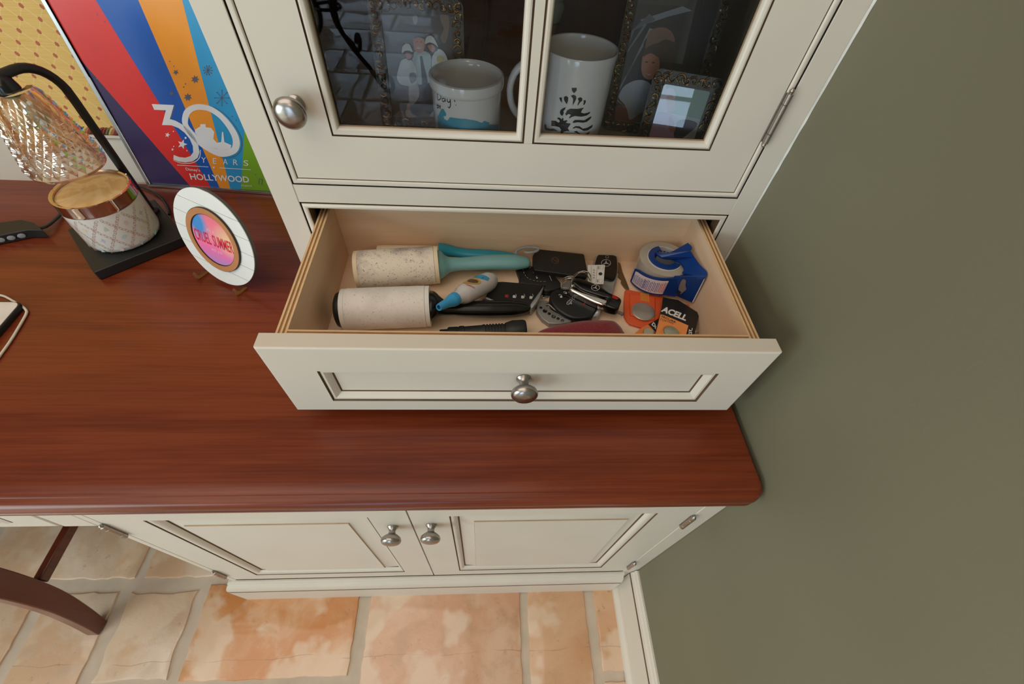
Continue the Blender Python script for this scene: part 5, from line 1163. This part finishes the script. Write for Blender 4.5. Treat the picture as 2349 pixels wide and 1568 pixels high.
for k in range(4): add_line(mb, St, [c9(*p) for p in smooth([(1405, 465+k*45), (1430, 455+k*45), (1425, 480+k*45), (1450, 470+k*45)], 3, False)], .0004, TB)
for k in range(3): add_line(mb, St, [c9(1502+k*9, 395), c9(1500+k*9, 450)], .0003, TB); add_line(mb, St, [c9(1485+k*9, 635), c9(1483+k*9, 685)], .0003, TB)
mb.build('print', tg, recalc=False)
# pickup fob, lower middle
fE = dthing('key_fob', 'chunky black key fob with a pickup truck icon, beside the grey multitool', 'key', (-.24, -.07, ZF), 'key fobs in the drawer')
slab('body', fE, [(640, 900), (700, 820), (860, 775), (1010, 800), (1500, 1110), (1510, 1140), (1405, 1290), (1180, 1330), (980, 1300), (760, 1160), (650, 1010)], FZ, .0150, BLACKP, .004, c9)
slab('silver_key_end', fE, [(1512, 1135), (1550, 1180), (1545, 1230), (1500, 1285), (1408, 1300), (1470, 1200)], FZ+.001, .0125, SIL, .001, c9, sm=2)
Se = dplane(FZ+.0152); mb = MB()
add_poly(mb, Se, [c9(a, b) for a, b in rrect(820, 860, 925, 962, 8)], ICW); add_line(mb, Se, [c9(*q) for q in smooth([(805, 925), (800, 905), (830, 905), (845, 925)], 3, False)], .0006, ICW)
add_line(mb, Se, [c9(*q) for q in ell(910, 868, 26, 16, 14, .5)], .0006, ICW, closed=True); add_poly(mb, Se, [c9(a, b) for a, b in rrect(915, 942, 866, 892, 6)], ICW)
add_line(mb, Se, [c9(*q) for q in smooth([(1120, 975), (1110, 935), (1070, 925), (1038, 950), (1045, 985), (1080, 995)], 3, False)], .0006, ICW)
add_line(mb, Se, [c9(*q) for q in [(940, 1070), (950, 1040), (985, 1010), (1010, 990), (1035, 1005), (1010, 1050), (970, 1085), (945, 1082)]], .0008, ICW, closed=True); add_poly(mb, Se, [c9(*q) for q in [(1000, 1075), (1030, 1045), (1035, 1075)]], ICW)
add_poly(mb, Se, [c9(*q) for q in [(1215, 1085), (1250, 1055), (1290, 1040), (1270, 1070), (1230, 1098)]], ICR)
add_line(mb, Se, [c9(*q) for q in [(958, 1052), (985, 1062), (1012, 1040)]], .0006, ICW); add_line(mb, Se, [c9(*q) for q in [(985, 1012), (990, 1030), (1018, 1022)]], .0005, ICW)
add_poly(mb, Se, [c9(a, b) for a, b in ell(1076, 962, 9, 11, 10)], ICW); mb.build('printed_icons', fE, recalc=False)
# front key with chrome flank, star emblem, red window and ring
fF = dthing('key_fob', 'chrome-flanked black key fob with red window and three-pointed star, on top of the others', 'key', (-.21, -.05, ZF+.015), 'key fobs in the drawer')
zF_ = FZ+.0152
slab('chrome_flank', fF, [(1010, 740), (1000, 810), (1200, 920), (1500, 1060), (1660, 1075), (1690, 970), (1550, 930), (1200, 760), (1080, 690)], zF_+.0012, .0105, CHROME, .004, c9)
slab('body', fF, [(1105, 600), (1180, 600), (1500, 720), (1700, 850), (1915, 965), (1900, 1080), (1850, 1155), (1640, 1090), (1690, 960), (1550, 920), (1250, 820), (1110, 730), (1040, 660)], zF_+.0016, .0135, BLACKG, .003, c9)
slab('bow_end', fF, [(1030, 615), (1110, 600), (1145, 640), (1115, 720), (1060, 750), (1015, 730)], zF_+.0010, .0120, CHROME, .003, c9)
Sf = dplane(zF_+.0153); mb = MB(); star3(mb, Sf, 1455, 782, 72, STAR, c9, .0009, .72, .35); mb.build('emblem', fF, recalc=False)
mb = MB(); add_poly(mb, Sf, [c9(*q) for q in [(1765, 900), (1875, 980), (1840, 995), (1755, 965)]], ink('red_window', 176, 40, 36, rough=.2)); mb.build('red_window', fF, recalc=False)
def kring(pts, z, r, parent, zs=None):
    P_ = smooth(pts, 5); Q = []
    n = len(P_)
    for i, (x, y) in enumerate(P_): Q.append(DR @ Lp(*c9(x, y), z+(zs[0]+(zs[1]-zs[0])*(.5-.5*cos(2*pi*i/n)) if zs else 0)))
    return MB().tube(Q, r, CHROME, 8, closed=True).build('key_ring', parent)
kring([(1025, 700), (1040, 610), (1120, 520), (1240, 482), (1330, 510), (1375, 590), (1360, 650), (1310, 560), (1240, 500), (1130, 535), (1060, 620)], FZ+.030, .0008, fF)
kring([(835, 760), (850, 660), (930, 590), (1040, 575), (1060, 600), (950, 615), (870, 680), (850, 760)], FZ+.026, .0008, fF)
slab('key_shackle', fF, [(890, 690), (980, 640), (1020, 680), (985, 790), (840, 770), (850, 720)], FZ+.016, .004, STEEL, .0012, c9, sm=2)
tag(slab('car_key_blade', None, [(1400, 1060), (1560, 1085), (1940, 1215), (1965, 1250), (1930, 1275), (1900, 1240), (1700, 1170), (1380, 1075)], FZ, .0020, STEEL, .0005, c9, sm=2), 'thin steel key blade pointing at the orange battery pack', 'key')
# grey multitool with holes
mt_ = dthing('multitool', 'grey metal folding multitool with round holes, between roller handle and truck fob', 'multitool', (-.28, -.08, ZF))
def multitool():
    zt = FZ+.010; o = [(430, 1020), (560, 1000), (620, 1040), (560, 1080), (700, 1190), (830, 1250), (1000, 1320), (1000, 1400), (620, 1420), (420, 1230), (400, 1160)]
    slab('handle_plate', mt_, o, FZ, .0085, STEEL, .0015, c9, sm=2)
    for i, (x, y, r) in enumerate([(475, 1140, 22), (548, 1200, 33), (625, 1248, 24), (703, 1300, 33), (783, 1336, 24), (862, 1372, 24)]):
        c_ = Lp(*c9(x, y), FZ+.0086); MB().lathe([(.0001, -.0004), (r*.00009*.75, -.0004), (r*.00009, .0002), (r*.00009, .0004), (r*.00009*1.1, .0003)], BLACKG, DR @ Matrix.Translation(c_+Vector((0, 0, .0003))), 20).build('rivet_hole', mt_)
    MB().tube([DR @ Lp(*c9(x, y), FZ+.0095) for x, y in smooth([(560, 1090), (620, 1085), (720, 1170), (830, 1240)], 4, False)], .0012, STEEL, 8).build('folded_tool', mt_)
multitool()
# small chrome disc peeking out by the four-button fob
tag(slab('chrome_key_end', None, [(500, 940), (560, 905), (625, 915), (600, 945), (520, 965)], FZ, .004, CHROME, .001, c9, sm=3), 'tiny chrome key end peeking out left of the truck fob', 'key')
# flashlight
fl_ = dthing('flashlight', 'small ribbed black flashlight lying along the drawer front', 'flashlight', (-.375, -.135, ZF))
a, b = Vector((-.4370, -.1320, FZ+.0135)), Vector((-.3180, -.1240, FZ+.0165)); M = DR @ xcyl(a, b-a); L = (b-a).length
pr = [(.0001, 0), (.0080, 0), (.0085, .001), (.0085, .010), (.0098, .0105), (.0112, .012), (.0112, .024), (.0105, .025), (.0118, .027), (.0118, .033), (.0108, .034), (.0110, .036), (.0115, .058)]
for i in range(7): z = .060+i*.0042; pr += [(.0124, z), (.0124, z+.0022), (.0112, z+.0026), (.0112, z+.0040)]
pr += [(.0128, .091), (.0150, .098), (.0158, .101), (.0158, L-.004), (.0150, L-.001), (.0138, L), (.0001, L-.001)]
MB().lathe(pr, BLACKM, M, 40, ).build('barrel', fl_)
MB().lathe([(.0086, .0005), (.0001, .0006)], BLACKP, M @ Matrix.Translation((0, 0, -.0008)), 24).build('tail_button', fl_)
MB().tube([M @ Vector((.0110*cos(t), .0110*sin(t), .029+.0)) for t in [2*pi*i/28 for i in range(28)]], .0012, BLACKP, 8, closed=True).build('clip_ring', fl_)
# red felt glasses pouch
rp = dthing('red_pouch', 'dark red felt pouch with black piping, along the drawer front', 'pouch', (-.24, -.12, ZF))
FELT = N('red_felt'); v_ = FELT.coord(); FELT.l(FELT.ramp(FELT.noise(v_, 420, 3, .7), [(.3, srgb(104, 22, 30)), (.7, srgb(146, 40, 48))]), FELT.b.inputs['Base Color']); FELT.b.inputs['Roughness'].default_value = .9; FELT.b.inputs['Sheen Weight'].default_value = .3; FELT.bump(FELT.noise(v_, 500, 3), .5, .001)
def pouch():
    zc = ZF+.030; o = [Lp(*c9(x, y), ZF+.030) for x, y in smooth([(300, 1580), (420, 1490), (620, 1420), (900, 1360), (1180, 1310), (1500, 1295), (1800, 1300), (1900, 1350), (1990, 1450), (2040, 1580)], 3, False)]
    front = [Vector((q.x, -.158-.010*sin(pi*i/len(o)), 0)) for i, q in enumerate(o)][::-1]
    o2 = [Vector((q.x, q.y, 0)) for q in o]+front[1:-1]
    base = [Vector((q.x, q.y, FZ)) for q in o2]; c_ = sum(base, Vector())/len(base); n = len(base); rings = []
    for k, (sc_, z) in enumerate([(.90, 0), (1.0, .006), (1.0, .015), (.94, .023), (.80, .029), (.55, .0325), (.25, .034)]): rings.append([c_+Vector(((q.x-c_.x)*sc_, (q.y-c_.y)*sc_, z)) for q in base])
    vs = [DR @ q for rg in rings for q in rg]; fs = [(a*n+j, a*n+(j+1) % n, (a+1)*n+(j+1) % n, (a+1)*n+j) for a in range(6) for j in range(n)]+[tuple(range(6*n, 7*n)), tuple(range(n-1, -1, -1))]
    MB().add(vs, fs, FELT.m, True).build('felt_body', rp)
    k0 = len(o)-9; MB().tube([DR @ (rings[1][i]+Vector((0, 0, .003))) for i in range(k0, len(o)+4)], .0042, pbr('black_piping', srgb(26, 22, 26), .8), 8).build('piping', rp)
    MB().tube([DR @ (rings[1][i % n]+Vector((0, 0, .002))) for i in range(-4, 3)], .0038, BLACKM, 8).build('black_tab', rp)
pouch()
# orange battery blister
c11 = crop(1400, 520, 5.8077)
ob = dthing('battery_pack', 'all-orange battery blister pack with one round silver cell', 'battery pack', (-.13, -.07, ZF))
ORG = pbr('orange_card', srgb(224, 92, 46), .4, var=.04, scale=20); ORG2 = pbr('orange_stripe', srgb(232, 130, 60), .35)
slab('card', ob, [(195, 850), (215, 840), (260, 838), (700, 925), (760, 960), (1060, 1040), (1060, 1070), (800, 1080), (640, 1300), (600, 1380), (410, 1335), (260, 1290), (215, 1240), (185, 1180), (182, 1000)], FZ+.001, .0035, ORG, .0012, c11, sm=1)
slab('blister', ob, [(260, 920), (290, 885), (560, 925), (600, 960), (600, 1180), (560, 1240), (300, 1180), (265, 1140)], FZ+.0046, .0028, ORG, .002, c11, sm=2)
So = dplane(FZ+.0075); mb = MB()
for k in range(10): x = 402+k*12; add_line(mb, So, [c11(x, 880+k*1.5), c11(x+4, 985+k*2)], .0007, ink('yellow_rib', 222, 160, 60))
mb.build('printed_ribs', ob, recalc=False)
c_ = Lp(*c11(440, 1125), FZ+.0076); MB().lathe([(.0001, .0012), (.0150, .0011), (.0172, .0004), (.0178, 0)], pbr('round_cell', srgb(176, 168, 156), .32, .6), DR @ Matrix.Translation((c_.x, c_.y, FZ+.0076)), 36).build('coin_cell', ob)
# battery cards
DK = pbr('card_black', srgb(30, 27, 26), .35); CO = pbr('card_copper_orange', srgb(236, 150, 82), .35, var=.05, scale=14); TXW = ink('card_white', 228, 226, 222); TXB = ink('card_ink', 44, 26, 18)
bcd = dthing('battery_card', 'black and orange coin battery card with large white capitals, on top', 'battery pack', (-.09, -.09, ZF+.006))
def tilted(S_pts_px, z_of):   # card lying on a slope: z grows to the left/back
    pass
zc = FZ+.0185
quadB = [(700, 938), (905, 975), (1182, 1150), (1180, 1180), (1060, 1700), (560, 1560), (690, 1050)]
P_ = [Lp(*c11(*q), zc) for q in quadB]; MB().prism([DR @ q for q in P_], DR.to_3x3() @ Vector((0, 0, -.0009)), DK).build('card', bcd)
Sk = dplane(zc); mb = MB()
add_poly(mb, Sk, [c11(*q) for q in [(668, 1165), (700, 1172), (860, 1235), (1040, 1315), (1000, 1470), (960, 1680), (566, 1550), (612, 1390)]], CO, .0002)
add_text(mb, Sk, 'ACELL', c11(672, 1122), c11(1002, 1252), c11(712, 1058), TXW, .0004, off=.045)
add_text(mb, Sk, 'SECURE', c11(678, 1200), c11(868, 1285), c11(684, 1178), TXB, .0004, off=.02)
add_text(mb, Sk, 'COATING', c11(660, 1240), c11(838, 1300), c11(668, 1215), TXB, .0004)
add_text(mb, Sk, '2032', c11(1050, 1365), c11(1020, 1560), c11(1098, 1345), TXW, .0004, off=.02)
mb.build('print', bcd, recalc=False)
c_ = Lp(*c11(812, 1405), zc+.001); MB().lathe([(.0001, .0020), (.0098, .0020), (.0105, .0016), (.0108, .0002)], pbr('pale_cell', srgb(168, 172, 150), .3, .4), DR @ Matrix.Translation((c_.x, c_.y, zc+.0003)), 36).build('coin_cell', bcd)
MB().lathe([(.0112, .0003), (.0122, .0016), (.0130, .0012), (.0134, .0002)], CO, DR @ Matrix.Translation((c_.x, c_.y, zc+.0003)), 36).build('blister_rim', bcd)
bc2 = dthing('battery_card', 'partly hidden orange battery card with a small round cell, under the larger battery card', 'battery pack', (-.12, -.11, ZF+.004))
zd = FZ+.0085; P_ = [Lp(*c11(*q), zd) for q in [(505, 1300), (660, 1210), (700, 1400), (640, 1650), (240, 1640), (300, 1440), (420, 1340)]]; MB().prism([DR @ q for q in P_], DR.to_3x3() @ Vector((0, 0, -.0008)), ORG2).build('card', bc2)
S2_ = dplane(zd); mb = MB(); add_poly(mb, S2_, [c11(*q) for q in [(505, 1300), (660, 1210), (690, 1440), (600, 1400)]], DK, .0002); add_text(mb, S2_, 'Du', c11(548, 1302), c11(612, 1372), c11(574, 1268), TXW, .0004, off=.04); mb.build('print', bc2, recalc=False)
c_ = Lp(*c11(512, 1412), zd); MB().lathe([(.0001, .0016), (.0075, .0016), (.0088, .0002)], pbr('small_cell', srgb(200, 184, 160), .25, .6), DR @ Matrix.Translation((c_.x, c_.y, zd+.0002)), 28).build('coin_cell', bc2)
# loose old key and a nail
c12 = crop(1160, 460, 3.915)
tag(slab('brass_key', None, [(1000, 560), (1030, 560), (1050, 640), (1110, 790), (1090, 800), (1060, 770), (1035, 730), (1040, 710), (1010, 680), (1015, 650), (995, 620)], FZ, .0022, pbr('old_brass', srgb(134, 112, 84), .4, .8), .0006, c12, sm=2), 'old brownish door key, left of the orange battery pack', 'key')
tag(MB().tube([DR @ Lp(*c11(x, y), FZ+.004) for x, y in ((1100, 1430), (1200, 1395))], .0012, STEEL, 8).build('nail'), 'thin steel nail right of the black and orange battery card', 'nail')
# ---- packing tape on a blue dispenser
tp = dthing('tape_dispenser', 'clear packing tape roll on a blue hand dispenser with white label', 'tape dispenser', (-.09, -.01, ZF))
TC = Vector((-.0998, -.0035, FZ)); TR = .0388; TH = .0470
TAPE = clear('clear_tape', srgb(226, 222, 214), .25, 1.3, .55); CARD = pbr('white_tape_core', srgb(206, 206, 206), .6, var=.05, scale=80)
TM_ = DR @ Matrix.Translation(TC)
TAPEO = pbr('layered_tape', srgb(184, 174, 162), .18, var=.04, scale=10, coat=.6)
MB().lathe([(.0275, .001), (TR, .001), (TR, TH), (.0275, TH)], TAPEO, TM_, 72, closed=True).build('tape_roll', tp)
MB().lathe([(.0255, .001), (.0273, .001), (.0273, TH+.0008), (.0255, TH+.0008)], CARD, TM_, 60, closed=True).build('tape_core', tp)
CSn = None; mb = MB(); BLI = ink('core_print', 70, 90, 150)
BLUE = pbr('blue_plastic', srgb(12, 56, 128), .32, var=.04)
for k in range(7):
    a = radians(20+k*12); 
    for dz in (0, .005): mb.add([TM_ @ Vector((.0253*cos(a+.0), .0253*sin(a), TH-.006-dz)), TM_ @ Vector((.0253*cos(a+.13), .0253*sin(a+.13), TH-.006-dz)), TM_ @ Vector((.0253*cos(a+.13), .0253*sin(a+.13), TH-.0085-dz)), TM_ @ Vector((.0253*cos(a), .0253*sin(a), TH-.0085-dz))], [(0, 1, 2, 3)], BLI)
mb.build('core_lettering', tp, recalc=False)
# hub arc: vertical curved wall + top lip (open C)
a0_, a1_ = radians(100), radians(320)
MB().lathe([(.0205, .004), (.0250, .004), (.0250, TH+.0015), (.0252, TH+.0030), (.0165, TH+.0030), (.0165, TH+.0012), (.0205, TH)], BLUE, TM_, 40, a0_, a1_, closed=True).build('hub_ring', tp)
def plate(name, px, z, h, sm=3, r=.0012): return slab(name, tp, px, z, h, BLUE, r, c11, sm)
zt = FZ+TH+.0005
# top arm from hub to head, with finger loop opening
mb = MB()
outer = [(600, 320), (650, 340), (760, 345), (840, 320), (1015, 222), (1040, 220), (1085, 262), (1085, 290), (1068, 320), (1190, 500), (1275, 580), (1290, 625), (1270, 670), (1180, 690), (1090, 640), (1000, 620), (960, 600), (985, 575), (975, 520), (930, 470), (850, 432), (760, 420), (690, 405), (620, 360)]
TN = Vector((-.90, 0, 1)).normalized(); TP0 = (TC.x+.010, TC.y, zt+.003)
def armp(q):
    flat_ = Lp(*q, zt+.003)
    return LPl(*q, TP0, TN) if flat_.x > TP0[0]-.004 else flat_
P_ = [armp(c11(*q)) for q in smooth(outer, 2)]; tri = tess([c11(*q) for q in smooth(outer, 2)]); n_ = len(P_)
mb.add([DR @ q for q in P_]+[DR @ (q+Vector((0, 0, -.0028))) for q in P_], [tuple(t) for t in tri]+[tuple(n_+i for i in t[::-1]) for t in tri]+[(i, i+n_, (i+1) % n_+n_, (i+1) % n_) for i in range(n_)], BLUE); mb.build('top_arm', tp)
# front wrap band with label: follows the roll then runs to the head
HX = Lp(*c11(1275, 670), zt).x
band = []
for i in range(14): a = radians(188+i*6.5); band.append((TC.x+(TR+.0030)*cos(a), TC.y+(TR+.0030)*sin(a)))
e0 = Lp(*c11(835, 760), FZ+.028); e1 = Lp(*c11(960, 700), FZ+TH); e2 = Lp(*c11(1260, 680), FZ+TH)
band += [(-.0860, -.0478), (-.0820, -.0490)]
zb0, zb1 = FZ+.003, FZ+.0345
mb = MB(); n = len(band); vs = []
def bo(i, off):
    p0, p1 = Vector(band[max(i-1, 0)]), Vector(band[min(i+1, n-1)]); t = (p1-p0).normalized(); return Vector((band[i][0]+t.y*off, band[i][1]-t.x*off))
ramp_ = lambda i: zb1+.016*(i/(n-1))-.004*max(0, (2-i))/2
low_ = lambda i: zb0+.010*(i/(n-1))
for i in range(n):
    for off, z in ((0, low_(i)), (.0022, low_(i)), (.0022, ramp_(i)), (0, ramp_(i))): q = bo(i, off); vs.append(DR @ Vector((q.x, q.y, z)))
fs = [(i*4+j, (i+1)*4+j, (i+1)*4+(j+1) % 4, i*4+(j+1) % 4) for i in range(n-1) for j in range(4)]+[(0, 1, 2, 3), (n*4-1, n*4-2, n*4-3, n*4-4)]
mb.add(vs, fs, BLUE, True); mb.build('wrap_band', tp)
mb = MB(); LBL = pbr('label_white', srgb(222, 216, 222), .4)
for i in range(1, 12):
    A, B = bo(i, .0026), bo(i+1, .0026); z0_, z1_ = low_(i)+.0038, ramp_(i)-.0038
    mb.add([DR @ Vector((A.x, A.y, z0_)), DR @ Vector((B.x, B.y, low_(i+1)+.0038)), DR @ Vector((B.x, B.y, ramp_(i+1)-.0038)), DR @ Vector((A.x, A.y, z1_))], [(0, 1, 2, 3)], LBL)
lab = mb.build('label', tp, recalc=False)
mb = MB(); LB = ink('label_blue_ink', 70, 74, 150); LR = ink('label_red_ink', 206, 60, 80); rnd = random.Random(2)
for i in range(1, 12):
    A, B = bo(i, .0028), bo(i+1, .0028); mt = LR if i > 9 else LB
    for k in range(2):
        t = .2+.45*k; W_ = .22 if i != 5 else .34; Q0, Q1 = A.lerp(B, t), A.lerp(B, t+W_); z0_ = low_(i)+.0065+rnd.random()*.002; z1_ = ramp_(i)-.0065-rnd.random()*.003
        zz = z0_
        while zz < z1_:
            z2 = min(z1_, zz+.0012+rnd.random()*.002); mb.add([DR @ Vector((Q0.x, Q0.y, zz)), DR @ Vector((Q1.x, Q1.y, zz)), DR @ Vector((Q1.x, Q1.y, z2)), DR @ Vector((Q0.x, Q0.y, z2))], [(0, 1, 2, 3)], mt); zz = z2+.0007
mb.build('label_print', lab, recalc=False)
# head: side wall falling from the arm, with keyhole slot and white blade strip
h0 = Lp(*c11(1270, 660), zt); h1 = Lp(*c11(960, 690), zt)
Hd = [armp(c11(1278, 655)), LXp(*c11(1095, 1014), -.0630), LXp(*c11(800, 890), -.0860), armp(c11(850, 660))]
mb = MB(); nH = (Hd[1]-Hd[0]).cross(Hd[3]-Hd[0]).normalized()
if nH.z < 0: nH = -nH
slot = [c11(*q) for q in smooth([(945, 720), (975, 695), (1010, 715), (1000, 780), (1015, 830), (975, 865), (930, 900), (890, 910), (875, 895), (905, 850), (915, 800)], 2)]
mb.prism([DR @ q for q in Hd], (DR.to_3x3() @ nH)*-.0025, BLUE); mb.build('head_plate', tp, bevel=.0006)
HS = PlaneS(DR @ Hd[0], DR.to_3x3() @ (Hd[3]-Hd[0]), DR.to_3x3() @ nH.cross(Hd[3]-Hd[0]))
if HS.n.dot(DR.to_3x3() @ nH) < 0: HS.n = -HS.n
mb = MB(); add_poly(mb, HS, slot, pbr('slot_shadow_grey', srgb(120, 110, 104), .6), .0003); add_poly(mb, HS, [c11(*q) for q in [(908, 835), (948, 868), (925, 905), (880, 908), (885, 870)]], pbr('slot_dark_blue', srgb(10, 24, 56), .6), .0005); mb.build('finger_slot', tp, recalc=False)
mb = MB(); add_poly(mb, HS, [c11(*q) for q in [(1250, 690), (1265, 684), (1108, 1000), (1090, 1002)]], pbr('white_blade_guard', srgb(214, 210, 214), .4), .0008); mb.build('blade_guard', tp, recalc=False)

# =================================================================== BEHIND THE CAMERA (seen mirrored in the left pane)
it = thing('scroll_table', 'dark iron scroll-legged table, mirrored in the left glass pane', 'table', (-1.35, -2.75, 0))
IRON = pbr('dark_iron', srgb(24, 20, 20), .4, .5)
MB().lathe([(.0001, .735), (.52, .735), (.53, .75), (.52, .765), (.0001, .765)], CHAIRW, Matrix.Translation((-1.35, -2.75, 0)), 48).build('table_top', it)
for k in range(3):
    a = radians(35+k*120); dx, dy = cos(a), sin(a); pr = [(.10, .73), (.20, .66), (.17, .55), (.08, .45), (.06, .33), (.14, .22), (.27, .13), (.36, .05), (.42, .03), (.46, .07), (.44, .12), (.39, .11), (.38, .08)]
    MB().tube(smooth([(-1.35+dx*r_, -2.75+dy*r_, z_) for r_, z_ in pr], 5, False), .014, IRON, 10).build('scroll_leg', it)
MB().tube([(-1.35+.075*cos(t), -2.75+.075*sin(t), .40) for t in [2*pi*i/24 for i in range(24)]], .010, IRON, 8, closed=True).build('ring', it)
def sidechair(cx, cy, rz, label):
    t = thing('side_chair', label, 'chair', (cx, cy, 0)); R = Matrix.Translation((cx, cy, 0)) @ Matrix.Rotation(rz, 4, 'Z')
    for x in (-.20, .20):
        MB().tube(smooth([R @ Vector((x, -.24, 0)), R @ Vector((x, -.20, .22)), R @ Vector((x, -.19, .45)), R @ Vector((x, -.22, .72)), R @ Vector((x, -.28, 1.0))], 4, False), .017, CHAIRW, 8).build('leg', t)
        MB().tube([R @ Vector((x, .20, 0)), R @ Vector((x, .19, .45))], .018, CHAIRW, 8).build('leg', t)
        MB().tube([R @ Vector((x, -.20, .20)), R @ Vector((x, .20, .20))], .009, CHAIRW, 8).build('stretcher', t)
    mb = MB().box(-.23, .23, -.22, .23, .44, .47, CHAIRW, R); mb.build('seat', t, bevel=.008)
    for z in (.62, .76, .90): MB().tube([R @ Vector((-.20, -.215-(z-.6)*.14, z)), R @ Vector((0, -.235-(z-.6)*.14, z)), R @ Vector((.20, -.215-(z-.6)*.14, z))], .020, CHAIRW, 8, flat=.4).build('back_slat', t)
sidechair(-1.75, -2.05, radians(200), 'dark wooden side chair standing before the scroll table, mirrored in glass')
